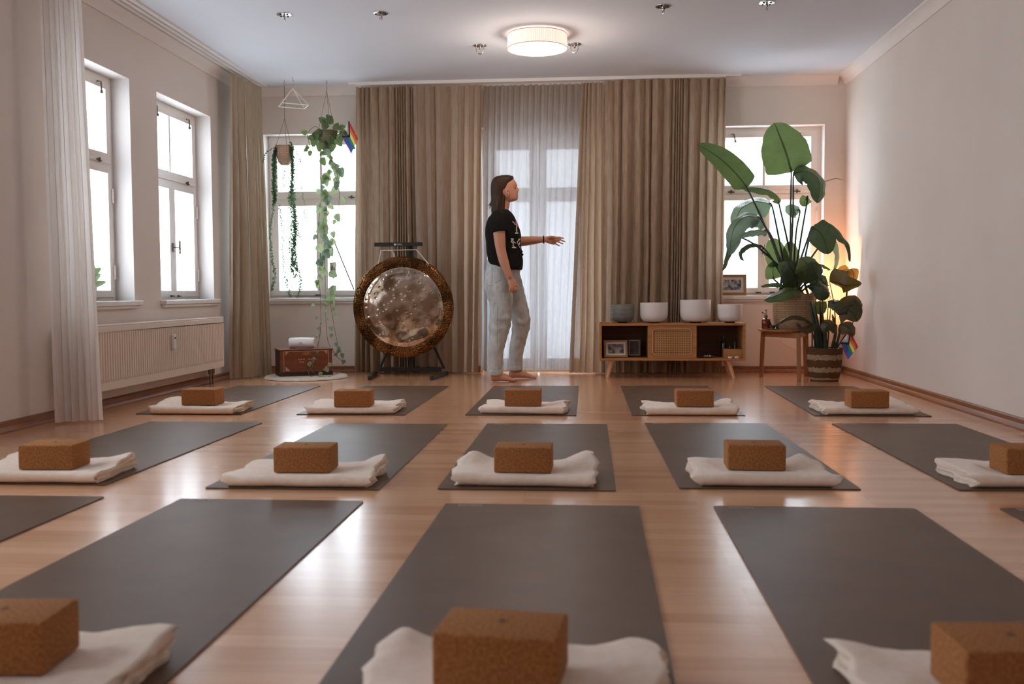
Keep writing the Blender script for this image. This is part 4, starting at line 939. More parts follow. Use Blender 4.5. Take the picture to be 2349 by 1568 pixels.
# ------------------------------------------------------------------ woman standing, seen from her right side
PY = 8.2
def Q(px, py, dy=0.): p = U(px, py, 'y', PY+dy); return Vector((p.x, PY+dy, p.z))
def woman():
    root = thing('person', (Q(1165, 872).x, PY, 0), 'barefoot woman in black t-shirt and pale jeans, arm stretched out, by sheer curtain', 'person')
    bl = Vector(root.location)
    k = 1/268.   # metres per pixel at her distance
    # ---- body
    mb = MB()
    # head: slices (py, x_back, x_front, half width)
    sl = [(404.5, 1150, 1166, .030), (408, 1141, 1175, .050), (413, 1135, 1180.5, .064), (419, 1132, 1184, .071), (424, 1131, 1186, .074), (428, 1131, 1186, .0745), (432, 1131, 1185, .074), (437, 1132, 1186, .073), (441, 1134, 1187, .070), (445, 1137, 1187.5, .066), (449, 1142, 1187.5, .061), (453, 1147, 1188, .055), (457, 1152, 1187.5, .048), (460, 1156, 1184, .040), (462.5, 1160, 1177, .028)]
    vs = []; fs = []; sg = 36
    for (py, xb, xf, hw) in sl:
        B, Fp = Q(xb, py), Q(xf, py); cx = (B.x+Fp.x)/2; a = (Fp.x-B.x)/2
        for j in range(sg):
            th = 2*pi*j/sg; c, s = cos(th), sin(th); ex = math.copysign(abs(c)**.85, c); ey = math.copysign(abs(s)**.95, s)
            sq = 1 - .12*max(0, c)**2   # narrower face front
            x = cx+a*ex; y = hw*ey*sq
            if c > .2:   # eye sockets
                for sd in (-1, 1): d = ((th if th < pi else th-2*pi)-sd*.42)**2/.03 + ((py-431)/3.2)**2; x -= .007*exp(-d)
                d = (th if th < pi else th-2*pi)**2/.05+((py-426)/2.5)**2; x += .003*exp(-d)
                for q0, am in ((445.2, .0035), (448.2, .003)): d = (th if th < pi else th-2*pi)**2/.06+((py-q0)/1.3)**2; x += am*exp(-d)
                d = (th if th < pi else th-2*pi)**2/.08+((py-446.8)/.7)**2; x -= .003*exp(-d)
            vs.append((x, PY+y, B.z))
    n = len(sl)
    for i in range(n-1):
        for j in range(sg): fs.append((i*sg+j, i*sg+(j+1) % sg, (i+1)*sg+(j+1) % sg, (i+1)*sg+j))
    fs += [tuple(range(sg)), tuple((n-1)*sg+j for j in range(sg))]
    mb.add(vs, fs)
    # nose
    mb.tube([Q(1183, 428.5), Q(1186.5, 432.5), Q(1189, 435.6), Q(1187.6, 438.4), Q(1184, 439)], [(.006, .005), (.009, .007), (.0085, .0095), (.008, .012), (.006, .010)], 12)
    # ears
    for s in (-1, 1):
        c0 = Q(1164.5, 443, s*.072)
        pts = [Vector((c0.x+.013*cos(a)*1.0-.0+.004*sin(a), c0.y+s*(.006+.004*sin(a)), c0.z+.030*sin(a))) for a in [2*pi*i/16 for i in range(16)]]
        mb.tube(pts, .0048, 8, closed=True); mb.tube([c0+Vector((0, -s*.012, 0)), c0+Vector((0, s*.004, 0))], [.016, .012], 10)
    # neck
    sm_tube(mb, [Q(1152, 452), Q(1156, 465), Q(1153, 478), Q(1150, 492), Q(1148, 505)], [(.052, .05), (.050, .050), (.053, .054), (.062, .075), (.07, .09)], 24, 4, (1, 0, 0))
    # torso core
    sm_tube(mb, [Q(1148, 486), Q(1150, 498), Q(1153, 525), Q(1156, 560), Q(1157, 595), Q(1152, 630), Q(1150, 660)], [(.05, .10), (.095, .165), (.13, .165), (.128, .145), (.125, .14), (.125, .155), (.10, .14)], 28, 4, (1, 0, 0))
    # near arm (hanging)
    A = -.175
    sm_tube(mb, [Q(1146, 492, A+.03), Q(1144, 515, A-.01), Q(1146, 545, A-.025), Q(1149, 572, A-.03), Q(1156, 600, A-.035), Q(1166, 628, A-.04), Q(1170, 638, A-.04)], [.056, .054, .049, .042, .041, .029, .026], 18, 5)
    # near hand
    mb_h = mb
    wr = Q(1170, 636, A-.04)
    sm_tube(mb, [wr, Q(1173, 645, A-.042), Q(1177, 654, A-.045), Q(1179, 659, A-.047)], [(.022, .017), (.033, .017), (.036, .016), (.033, .013)], 16, 4, (1, 0, 0))
    for i, (x0, x1, x2, y2, dy) in enumerate(((1171.5, 1169.5, 1168.5, 668, -.008), (1175.5, 1174.5, 1173, 672.5, -.004), (1179.5, 1180, 1178.5, 673.5, .002), (1183.3, 1184.5, 1183, 670, .008))):
        sm_tube(mb, [Q(x0, 656, A-.046+dy), Q(x1, 662, A-.054+dy), Q(x1-.3, 667, A-.05+dy), Q(x2, y2, A-.038+dy)], [.0095, .0088, .0082, .0066], 10, 4)
    sm_tube(mb, [Q(1177, 643, A-.03), Q(1183, 650, A-.025), Q(1187, 656, A-.03), Q(1188, 661, A-.035)], [.012, .0115, .0095, .0075], 10, 4)
    # far arm (stretched forward)
    B_ = .20
    sm_tube(mb, [Q(1150, 492, .15), Q(1160, 512, B_-.01), Q(1172, 538, B_), Q(1184, 553, B_), Q(1200, 553, B_-.01), Q(1222, 551, B_-.03), Q(1242, 549.5, B_-.05), Q(1252, 549, B_-.055)], [.056, .053, .047, .043, .043, .037, .027, .024], 18, 5)
    w0 = B_-.058
    sm_tube(mb, [Q(1250, 549, w0), Q(1258, 549.3, w0), Q(1268, 550.5, w0), Q(1274, 551.5, w0)], [(.023, .016), (.033, .018), (.040, .016), (.036, .013)], 16, 4, (0, 0, 1))
    for (ax, ay, mx_, my, ex, ey, r) in ((1271, 543.5, 1282, 544, 1294.5, 546.8, .0082), (1274, 548.5, 1286, 550, 1297, 554.5, .0084), (1273, 553.5, 1283, 555.5, 1292.5, 559.3, .0080), (1270, 557.5, 1277, 560.5, 1285, 564, .0072)):
        sm_tube(mb, [Q(ax-5, ay, w0), Q(ax+2, ay+.2, w0-.002), Q(mx_, my, w0+.004), Q(ex, ey, w0+.012)], [r*1.1, r, r*.92, r*.68], 10, 4)
    sm_tube(mb, [Q(1257, 545.5, w0-.012), Q(1266, 543.5, w0-.03), Q(1275, 544.5, w0-.042), Q(1281, 546, w0-.046)], [.012, .012, .0095, .0072], 10, 4)
    # legs core
    near = [Q(1142, 650, -.08), Q(1145, 690, -.10), Q(1147, 732, -.11), Q(1143, 770, -.115), Q(1138, 815, -.12), Q(1138, 850, -.125)]
    far = [Q(1168, 650, .08), Q(1185, 690, .11), Q(1198, 735, .14), Q(1195, 775, .15), Q(1186, 815, .165), Q(1180, 845, .175)]
    for P in (near, far): sm_tube(mb, P, [.085, .075, .055, .05, .042, .036], 16, 4)
    # feet
    def foot(hx, tx, base_py, dy, ank):
        h = Q(hx, base_py, dy); t = Q(tx, base_py, dy); Lf = t.x-h.x
        g = lambda f, z, y=0.: Vector((h.x+Lf*f, PY+dy+y, z))
        sm_tube(mb, [ank, g(.20, .085), g(.20, .045)], [.036, .038, .034], 16, 4)
        sm_tube(mb, [g(.0, .034), g(.1, .036), g(.3, .042), g(.5, .036), g(.72, .022), g(.86, .014)], [(.024, .024), (.033, .030), (.038, .034), (.033, .040), (.019, .043), (.011, .040)], 18, 5, (0, 0, 1))
        for j in range(5):
            yy = -.032+.016*j; big = (j == (0 if dy > 0 else 4)); e_ = (1.0 if big else .98-.025*abs(j-(1 if dy > 0 else 3)))
            sm_tube(mb, [g(.78, .015, yy), g(.9, .013, yy), g(e_, .010, yy*.95)], [.010, .010 if big else .0085, .0095 if big else .007], 10, 3)
    foot(1127, 1185, 876, -.13, Q(1139, 848, -.125)); foot(1168, 1232, 868, .175, Q(1181, 845, .175))
    me = fuse(mb, .0048, 3, .45)
    for v in me.vertices:
        if v.co.z < .0006: v.co.z = .0006
    me.transform(Matrix.Translation(-bl)); body = link('body', me, M['skin'], root, angle=180)
    # ---- eyebrow / eye / lips marks
    mbe = MB()
    for s in (-1, 1): c0 = Q(1181.5, 431.5, s*.030); mbe.lathe(c0, [(.0001, .006), (.005, .004), (.0065, 0), (.005, -.004), (.0001, -.006)], 10)
    o = mbe.build('eyes', mat('eye', '#2a1d16', .2)); o.data.transform(Matrix.Translation(-bl)); o.parent = body
    mbe = MB()
    for s in (-1, 1): mbe.tube([Q(1183.8, 425.8, s*.014), Q(1182, 424.8, s*.030), Q(1176.5, 426, s*.050)], [.0025, .003, .0018], 6)
    o = mbe.build('eyebrows', M['hair']); o.data.transform(Matrix.Translation(-bl)); o.parent = body
    # ---- hair
    hb = MB(); vs = []; fs = []
    hs = [(402.2, 1148, 1170, .03), (404.5, 1139, 1177, .055), (408, 1133, 1178.5, .070), (414, 1129, 1178.5, .080), (421, 1126.8, 1176.5, .084), (428, 1126, 1174, .085), (435, 1126, 1169, .084), (438, 1126, 1163.5, .083), (446, 1126.2, 1160.5, .080), (454, 1127, 1160, .078), (464, 1127.5, 1160.5, .075), (474, 1128, 1161.5, .074), (484, 1130, 1162.5, .072), (492, 1133, 1162.5, .066), (499, 1137, 1161, .055)]
    sg = 40
    for i, (py, xb, xf, hw) in enumerate(hs):
        Bp, Fp = Q(xb, py), Q(xf, py); cx = (Bp.x+Fp.x)/2; a = (Fp.x-Bp.x)/2
        for j in range(sg):
            th = 2*pi*j/sg; c, s = cos(th), sin(th); rip = 1+.018*sin(j*5.1+py*.03)*min(1, i/5)
            vs.append((cx+a*math.copysign(abs(c)**.8, c)*rip, PY+hw*math.copysign(abs(s)**.9, s)*rip, Bp.z))
    n = len(hs)
    for i in range(n-1):
        for j in range(sg): fs.append((i*sg+j, i*sg+(j+1) % sg, (i+1)*sg+(j+1) % sg, (i+1)*sg+j))
    fs += [tuple(range(sg)), tuple((n-1)*sg+j for j in range(sg))]
    hb.add(vs, fs)
    rng = random.Random(5)
    for i in range(46):   # loose locks at the ends
        s = rng.choice((-1, 1)); x0 = rng.uniform(1129, 1159); dy = s*(.078-.0018*abs(x0-1144)); 
        e_ = rng.uniform(484, 502); sw = rng.uniform(-5, 2)
        sm_tube(hb, [Q(x0+rng.uniform(-2, 2), 440, dy*.97), Q(x0, 462, dy), Q(x0+sw*.4, 478, dy*.97), Q(x0+sw, e_, dy*.86)], [.0045, .0065, .0055, .0012], 6, 4)
    for (xe, ye, dy) in ((1113.5, 475, .02), (1117, 478, -.03), (1121, 482, 0), (1119, 486, .04), (1124, 488, -.04)):
        sm_tube(hb, [Q(1129, 448, dy), Q(1127, 462, dy), Q((1127+xe)/2, (466+ye)/2, dy), Q(xe, ye, dy)], [.005, .005, .003, .0008], 6, 4)
    o = link('hair', fuse(hb, .0035, 1, .4), M['hair'], root, angle=180); o.data.transform(Matrix.Translation(-bl))
    # ---- t-shirt
    tb = MB()
    prof = [(481, 1146, 1166, .075), (486, 1138, 1172, .12), (492, 1129, 1177, .165), (500, 1121, 1181.5, .185), (512, 1116, 1187, .190), (525, 1114.5, 1191.5, .188), (540, 1114, 1194.5, .182), (555, 1115, 1195, .175), (570, 1117, 1196, .172), (585, 1118, 1198, .172), (597, 1119, 1199.5, .176), (607, 1122, 1200, .178), (614, 1133, 1199.5, .176), (619, 1155, 1198, .16)]
    vs = []; fs = []; sg = 56
    for i, (py, xb, xf, hw) in enumerate(prof):
        for j in range(sg):
            th = 2*pi*j/sg; c, s = cos(th), sin(th)
            # hem lower in front
            Bp, Fp = Q(xb, py), Q(xf, py); cx = (Bp.x+Fp.x)/2; a = (Fp.x-Bp.x)/2
            z = Bp.z
            wr_ = .006*noise.noise(Vector((cx*3+c*1.2, s*1.6, z*14)))+.004*noise.noise(Vector((c*4, s*4, z*30))) if i > 3 else 0
            vs.append((cx+(a+wr_)*math.copysign(abs(c)**.9, c), PY+(hw+wr_)*math.copysign(abs(s)**.8, s), z))
    n = len(prof)
    for i in range(n-1):
        for j in range(sg): fs.append((i*sg+j, i*sg+(j+1) % sg, (i+1)*sg+(j+1) % sg, (i+1)*sg+j))
    fs += [tuple(range(sg)), tuple((n-1)*sg+j for j in range(sg))]
    tb.add(vs, fs)
    sm_tube(tb, [Q(1147, 494, -.10), Q(1144, 500, -.15), Q(1143, 512, -.183), Q(1144, 522, -.192), Q(1145.5, 532, -.196)], [.05, .072, .073, .069, .0655], 20, 4)
    sm_tube(tb, [Q(1150, 494, .10), Q(1156, 500, .15), Q(1164, 515, .183), Q(1174, 533, .19)], [.05, .072, .072, .066], 20, 4)
    for px_, py_ in ((1200, 576), (1201.5, 583)): tb.tube([Q(px_-6, py_, -.02), Q(px_, py_+.5, -.02)], [.012, .006], 8)
    tm = fuse(tb, .006, 2, .5); tm.transform(Matrix.Translation(-bl)); tee = link('t_shirt', tm, M['tee'], root, angle=180)
    # print strokes laid on the shirt surface
    bvh = BVHTree.FromPolygons([v.co for v in tm.vertices], [p.vertices for p in tm.polygons])
    def stroke(mbx, pts, r):
        P = []
        for (a, b) in pts:
            q = Q(a, b)-bl; d = (Q(a, b)-CAMP).normalized(); h = bvh.ray_cast(CAMP-bl, d)
            if h[0]: P.append(h[0]+h[1]*.0006)
        if len(P) > 1: mbx.tube(P, r, 6)
    sx = lambda a: 1150+a*70/784; sy = lambda b: 460+b*140/1568
    T = lambda *pp: [(sx(a), sy(b)) for a, b in pp]
    mp = MB()
    for l_, r_ in ((T((285, 535), (325, 570), (335, 600), (385, 615), (390, 680), (385, 740), (395, 790), (392, 830)), .0042), (T((350, 835), (425, 835)), .0055),
                   (T((245, 980), (310, 985), (285, 1020), (250, 1050), (310, 1100), (295, 1150), (340, 1200)), .0048), (T((290, 1040), (345, 1075), (365, 1090)), .0042), (T((275, 1205), (375, 1210)), .006), (T((255, 1010), (305, 1010)), .006),
                   (T((430, 995), (475, 990), (450, 1025), (410, 1050), (410, 1075), (435, 1120), (450, 1165), (495, 1225)), .0042), (T((470, 1080), (462, 1110), (440, 1150)), .0042)): stroke(mp, l_, r_)
    mp.build('shirt_print', M['print'], tee)
    mp = MB(); stroke(mp, T((370, 530), (385, 590), (400, 660)), .0075); stroke(mp, T((400, 620), (425, 680)), .007)
    if mp.v: mp.build('pink_print', M['pink'], tee)
    # ---- jeans
    jb = MB()
    def jl(P, R_l): sm_tube(jb, P, R_l, 26, 6, (1, 0, 0))
    sm_tube(jb, [Q(1157, 590), Q(1155, 612), Q(1152, 632), Q(1152, 650), Q(1155, 664)], [(.135, .150), (.146, .165), (.150, .180), (.142, .182), (.115, .17)], 32, 5, (1, 0, 0))
    jl([Q(1147, 630, -.075), Q(1145, 655, -.088), Q(1149, 690, -.10), Q(1149, 725, -.11), Q(1146.5, 745, -.112), Q(1144, 765, -.115), Q(1138, 800, -.12), Q(1136, 830, -.125), Q(1135.5, 852, -.127)],
       [(.118, .092), (.125, .10), (.100, .090), (.092, .080), (.094, .076), (.080, .070), (.068, .064), (.064, .060), (.063, .059)])
    jl([Q(1164, 630, .075), Q(1172, 655, .088), Q(1184, 690, .11), Q(1193, 722, .13), Q(1195.5, 742, .14), Q(1193, 762, .148), Q(1186, 795, .16), Q(1183, 820, .17), Q(1181, 841, .175)],
       [(.11, .092), (.102, .098), (.088, .086), (.083, .078), (.082, .075), (.073, .068), (.065, .062), (.062, .060), (.061, .059)])
    jm = fuse(jb, .0065, 2, .5)
    nrm_ = [0.0]*(3*len(jm.vertices)); jm.vertices.foreach_get('normal', nrm_)
    for vi, v in enumerate(jm.vertices):
        c = v.co.copy(); n_ = nrm_[3*vi:3*vi+3]; zz_ = c.z
        kn = exp(-((zz_-.50)/.10)**2)+.6*exp(-((zz_-.10)/.08)**2)+.5*exp(-((zz_-.78)/.06)**2)+.25
        d = .010*kn*noise.noise(Vector((c.x*10+zz_*9, c.y*9, zz_*22)))+.003*noise.noise(c*26)
        v.co = c+Vector(n_)*d
    jm.transform(Matrix.Translation(-bl)); jeans = link('jeans', jm, M['jeans'], root, angle=180)
    for (px, py, dy) in ((1135.5, 850, -.127), (1181, 840, .175)):
        c0 = Q(px, py, dy)-bl; cu = MB().lathe(c0, [(.058, -.032), (.0655, -.033), (.0675, -.028), (.067, .006), (.064, .010), (.058, .009)], 36); cu.build('cuff', M['jeans'], jeans)
    mp = MB(); jv = BVHTree.FromPolygons([v.co for v in jm.vertices], [p.vertices for p in jm.polygons])
    def jst(pts, r):
        P = []
        for (a, b) in pts:
            d = (Q(a, b)-CAMP).normalized(); h = jv.ray_cast(CAMP-bl, d)
            if h[0]: P.append(h[0]+h[1]*.0004)
        if len(P) > 1: mp.tube(P, r, 5)
    jst([(1129+.0*i, 612+4*i) for i in range(10)], .0012); jst([(1149, 614), (1149, 626), (1149, 640)], .0014); jst([(1150, 641), (1138, 648), (1126, 655)], .0016); jst([(1118, 650), (1122, 656)], .0014); jst([(1114, 616), (1128, 612)], .0012)
    jst([(1141, 700+10*i) for i in range(10)], .0010)
    mp.build('seam', M['jeans_dk'], jeans)
    # bracelet
    c0 = Q(1247, 549.3, B_-.053)-bl; mb2 = MB()
    mb2.tube([c0+Vector((.001*sin(a*3), .0245*cos(a), .0285*sin(a))) for a in [2*pi*i/28 for i in range(28)]], .0068, 8, closed=True)
    mb2.build('bracelet', M['black'], root)
woman()

# ------------------------------------------------------------------ leaves and plants
def leaf(mb, mid, W, nrm, fold=.25, wave=.006, seed=0, prof=None, nu=14, tipw=.0, split=0.):
    mid = catmull(mid, 6) if len(mid) < 8 else [Vector(p) for p in mid]; n = len(mid)-1; nrm = Vector(nrm).normalized()
    prof = prof or (lambda t: (sin(pi*min(1, t**.75*1.0))**.75)*(1-.15*t))
    def fn(u, v):
        x = v*n; i = min(int(x), n-1); f = x-i; p = mid[i].lerp(mid[i+1], f); t = (mid[i+1]-mid[max(i-1, 0)]).normalized()
        sd = t.cross(nrm); sd = sd.normalized() if sd.length > 1e-5 else Vector((1, 0, 0)); up = sd.cross(t).normalized()
        s = u*2-1; w_ = W*max(.004, prof(v)); a = abs(s)
        jag = 1+.05*noise.noise(Vector((v*9, math.copysign(1, s)*3, seed)))*a
        return tuple(p + sd*(s*w_*jag*cos(fold*a)) + up*(-a*w_*sin(fold)*(.6+.4*a)) + up*(wave*noise.noise(Vector((s*2.2, v*6, seed)))+wave*.5*sin(v*30+seed)*a*a) + up*.002*(1-min(1, a*12)))
    mb.grid(fn, nu, max(10, n)); return mb
paddle = lambda t: (min(1, t/.12)**.6)*(1-max(0, (t-.35)/.65)**2.2)**.75
heart = lambda t: (min(1, (t+.03)/.2)**.5)*(1-max(0, (t-.28)/.72)**1.9)**.85
def big_plant():
    base = PP
    def pt(px, py, y): return U(px, py, 'y', y)
    pot = thing('potted_bird_of_paradise', base, 'tall bird of paradise plant in woven beige pot on the round side table', 'potted plant')
    def put(mb, n, m, **kw): o = mb.build(n, m, None, **kw); o.data.transform(Matrix.Translation(-base)); o.parent = pot; return o
    rp, hp = .178, .30
    MB().lathe((0, 0, 0), [(.0001, .0), (rp*.9, .0), (rp*.93, .02), (rp*.99, .15), (rp, hp), (rp-.008, hp), (rp-.012, hp-.05)], 48).build('woven_pot', M['woven'], pot)
    MB().lathe((0, 0, 0), [(.0001, hp-.045), (rp-.011, hp-.05)], 40).build('soil', M['soil'], pot)
    root0 = base+Vector((-.0, 0, hp-.05))
    # (base px,py,y) , mid list, tip px,py,y, half width, normal, fold, mat, petiole origin px offset
    V = lambda l: [pt(*q) for q in l]
    spec = [
     ([(1815, 395, 8.50), (1806, 360, 8.47), (1792, 320, 8.46), (1776, 281, 8.50)], .205, (-.05, -1, .1), .12, 'leafA', (1812, 600)),
     ([(1714, 431, 8.42), (1690, 400, 8.38), (1650, 362, 8.36), (1600, 331, 8.38)], .112, (-.25, -1, -.35), .35, 'leafA', (1785, 590)),
     ([(1820, 400, 8.46), (1848, 392, 8.42), (1876, 410, 8.38), (1880, 440, 8.37), (1874, 466, 8.38)], .125, (.5, -.8, .55), .3, 'leafB', (1818, 600)),
     ([(1787, 468, 8.52), (1784, 450, 8.50), (1762, 436, 8.48), (1720, 430, 8.46), (1700, 432, 8.45)], .06, (.2, -.7, .9), .5, 'leafA', (1815, 600)),
     ([(1770, 470, 8.6), (1735, 462, 8.58), (1700, 480, 8.55), (1682, 520, 8.54)], .15, (-.4, -.7, .8), .35, 'leafC', (1795, 590)),
     ([(1745, 502, 8.40), (1712, 497, 8.36), (1685, 520, 8.33), (1676, 560, 8.32), (1673, 585, 8.34)], .10, (-.5, -.8, .5), .5, 'leafC', (1790, 600)),
     ([(1700, 545, 8.4), (1680, 555, 8.38), (1668, 585, 8.37), (1658, 621, 8.38)], .04, (-.6, -.8, .3), .6, 'leafB', (1780, 600)),
     ([(1756, 520, 8.45), (1748, 509, 8.42), (1735, 508, 8.40), (1720, 516, 8.39)], .07, (.0, -.8, .7), .5, 'leafC', (1795, 600)),
     ([(1760, 530, 8.35), (1735, 528, 8.31), (1712, 534, 8.28), (1698, 545, 8.27)], .055, (0, -.6, .9), .5, 'leafC', (1792, 610)),
     ([(1748, 565, 8.35), (1728, 558, 8.31), (1708, 566, 8.28), (1700, 580, 8.27), (1706, 598, 8.28)], .035, (0, -.5, .9), .6, 'leafB', (1785, 620)),
     ([(1862, 521, 8.38), (1880, 532, 8.33), (1893, 555, 8.30), (1900, 583, 8.30)], .115, (-.2, -1, .2), .25, 'leafB', (1835, 610)),
     ([(1868, 518, 8.50), (1895, 512, 8.46), (1920, 525, 8.44), (1935, 545, 8.43), (1948, 562, 8.44), (1950, 600, 8.46)], .065, (.5, -.6, .8), .6, 'leafB', (1838, 610)),
     ([(1900, 545, 8.6), (1918, 555, 8.6), (1924, 590, 8.6), (1914, 622, 8.6)], .045, (.6, -.8, .3), .6, 'leafC', (1840, 620)),
     ([(1853, 452, 8.62), (1846, 462, 8.62), (1845, 474, 8.62)], .05, (-.2, -1, 0), .2, 'leafA', (1828, 610)),
     ([(1835, 485, 8.66), (1812, 478, 8.66), (1825, 500, 8.66)], .05, (0, -1, .3), .3, 'leafC', (1815, 610)),
     ([(1790, 610, 8.62), (1780, 580, 8.64), (1772, 545, 8.66)], .10, (-.1, -1, .1), .2, 'leafA', (1800, 650)),
     ([(1812, 620, 8.62), (1815, 590, 8.64), (1812, 552, 8.66)], .09, (.1, -1, .1), .2, 'leafA', (1806, 650)),
     ([(1800, 640, 8.32), (1810, 622, 8.30), (1798, 612, 8.28), (1785, 606, 8.27)], .07, (0, -1, .3), .3, 'leafA', (1808, 670)),
     ([(1830, 660, 8.36), (1826, 640, 8.30), (1815, 615, 8.27), (1806, 600, 8.27)], .115, (0, -1, .2), .35, 'leafB', (1820, 680)),
     ([(1850, 650, 8.34), (1856, 625, 8.28), (1850, 605, 8.26), (1838, 590, 8.27)], .125, (.2, -1, .2), .3, 'leafA', (1826, 680)),
     ([(1862, 655, 8.40), (1876, 645, 8.34), (1882, 665, 8.30), (1874, 678, 8.29)], .115, (.4, -1, .4), .3, 'leafB', (1830, 680)),
     ([(1838, 665, 8.35), (1815, 664, 8.28), (1785, 676, 8.23), (1752, 689, 8.21)], .075, (.2, -.7, .8), .5, 'leafA', (1815, 690)),
     ([(1775, 640, 8.6), (1773, 620, 8.62), (1777, 600, 8.64)], .07, (-.2, -1, 0), .2, 'leafA', (1795, 670)),
     ([(1800, 660, 8.45), (1790, 650, 8.42), (1772, 650, 8.40), (1745, 656, 8.38)], .045, (0, -.5, .9), .5, 'leafA', (1806, 690)),
     ([(1850, 612, 8.4), (1872, 604, 8.38), (1892, 610, 8.36), (1905, 619, 8.36)], .03, (0, -.5, 1), .5, 'leafA', (1822, 660)),
     ([(1868, 625, 8.3), (1882, 635, 8.28), (1893, 648, 8.27), (1903, 655, 8.27)], .022, (0, -.5, 1), .5, 'leafB', (1830, 660)),
    ]
    for i, (mid, W, nn, fold, mm, ori) in enumerate(spec):
        M_ = V(mid)
        put(leaf(MB(), M_, W, nn, fold, .008, i*1.7, paddle), 'leaf', M[mm], angle=180)
        o = root0+Vector((.13*sin(i*2.4), .10*cos(i*1.9), 0)); o2 = U(ori[0], ori[1], 'y', M_[0].y*.4+root0.y*.6)
        a = M_[0]; t = (M_[1]-M_[0]).normalized()
        put(MB().tube(catmull([o, o.lerp(o2, .75), o2.lerp(a, .55)+Vector((0, 0, .02)), a, a+t*.03], 6), [.011-.0003*j*.8 for j in range(24)] + [.004], 8), 'leaf_stalk', M['stem'])
    # dry curled tip to the right
    put(MB().tube([pt(1893, 416, 8.4), pt(1905, 412, 8.42), pt(1918, 409, 8.44), pt(1936, 413, 8.46)], [.003, .003, .003, .001], 6), 'stalk_tip', M['vine'])
big_plant()
def basket_plant():
    b0 = U(1894, 874, 'z', 0); base = Vector((b0.x, 8.20, 0))
    def pt(px, py, y): return U(px, py, 'y', y)
    P = thing('basket_plant', base, 'dark broad-leaved plant in striped seagrass basket near the right corner', 'potted plant')
    def put(mb, n, m, **kw): o = mb.build(n, m, None, **kw); o.data.transform(Matrix.Translation(-base)); o.parent = P; return o
    h = .275
    MB().lathe((0, 0, 0), [(.0001, .001), (.112, .001), (.120, .02), (.132, .09), (.142, .18), (.146, h), (.140, h+.002), (.136, h-.02)], 48).build('seagrass_basket', M['seagrass'], P)
    MB().lathe((0, 0, 0), [(.0001, h-.03), (.136, h-.025)], 40).build('soil', M['soil'], P)
    V = lambda l: [pt(*q) for q in l]
    # thick trunk stalks
    for (x0, x1, y1, yy, r) in ((1880, 1858, 690, 8.2, .022), (1884, 1868, 700, 8.18, .024), (1890, 1885, 715, 8.22, .026), (1878, 1862, 740, 8.15, .018), (1893, 1888, 760, 8.2, .022)):
        put(MB().tube(catmull([Vector((pt(x0, 805, 8.2).x, 8.2, h-.03)), pt((x0*.6+x1*.4), 760, yy), pt(x1, y1, yy)], 5), [r*(1-.055*j) for j in range(11)], 10), 'trunk', M['stem'])
    spec = [
     ([(1903, 645, 8.15), (1925, 650, 8.06), (1945, 655, 8.02), (1977, 650, 8.0)], .115, (0, -.85, -.45), .5, 'leafD'),
     ([(1948, 618, 8.38), (1955, 620, 8.34), (1958, 634, 8.31), (1957, 650, 8.30)], .075, (.2, -1, .2), .45, 'leafG'),
     ([(1948, 618, 8.38), (1936, 618, 8.36), (1927, 626, 8.35), (1924, 638, 8.34)], .045, (-.2, -1, .2), .4, 'leafG'),
     ([(1945, 620, 8.37), (1942, 630, 8.34), (1940, 642, 8.33)], .05, (0, -1, .1), .4, 'leafG'),
     ([(1930, 705, 8.12), (1948, 712, 8.08), (1960, 722, 8.06), (1966, 738, 8.06)], .115, (.0, -1, .1), .3, 'leafD'),
     ([(1978, 700, 8.15), (1955, 700, 8.10), (1935, 706, 8.07), (1922, 722, 8.06)], .09, (.0, -1, .1), .3, 'leafD'),
     ([(1900, 690, 8.2), (1915, 692, 8.16), (1930, 696, 8.14), (1942, 700, 8.13)], .06, (0, -.8, .6), .5, 'leafB'),
     ([(1905, 700, 8.25), (1915, 700, 8.23), (1924, 705, 8.22), (1920, 720, 8.22)], .045, (0, -1, .2), .3, 'leafA'),
     ([(1888, 658, 8.22), (1886, 672, 8.18), (1882, 690, 8.17)], .075, (.1, -1, 0), .2, 'leafB'),
     ([(1880, 690, 8.26), (1882, 705, 8.25), (1884, 722, 8.25)], .06, (0, -1, 0), .2, 'leafA'),
     ([(1920, 745, 8.05), (1905, 745, 7.99), (1895, 752, 7.97), (1893, 765, 7.97)], .07, (0, -.9, .4), .4, 'leafD'),
     ([(1925, 745, 8.05), (1940, 748, 8.0), (1952, 756, 7.98), (1957, 772, 7.98)], .075, (0, -.9, .4), .4, 'leafD'),
     ([(1860, 740, 8.14), (1840, 728, 8.08), (1815, 726, 8.05), (1790, 738, 8.04), (1782, 750, 8.05)], .030, (0, -.6, .8), .6, 'leafD'),
     ([(1868, 742, 8.14), (1855, 752, 8.08), (1840, 752, 8.06), (1828, 740, 8.06)], .045, (0, -.8, .6), .5, 'leafD'),
     ([(1915, 742, 8.15), (1912, 730, 8.14), (1909, 720, 8.14)], .014, (0, -1, .2), .5, 'leafD'),
     ([(1878, 640, 8.22), (1866, 620, 8.18), (1860, 600, 8.16)], .085, (0, -1, .1), .3, 'leafB'),
    ]
    M['leafG'] = leafmat('leaf_backlit', '#3a3a1c', '#5c5628', .6, .35, '#d8a850')  # amber lamp glow from behind is put into the leaf tint
    og = [(1925, 800), (1928, 800), (1928, 800), (1928, 800), (1924, 800), (1926, 800), (1895, 790), (1900, 800), (1886, 740), (1884, 780), (1915, 800), (1922, 800), (1870, 780), (1872, 790), (1912, 790), (1862, 690)]
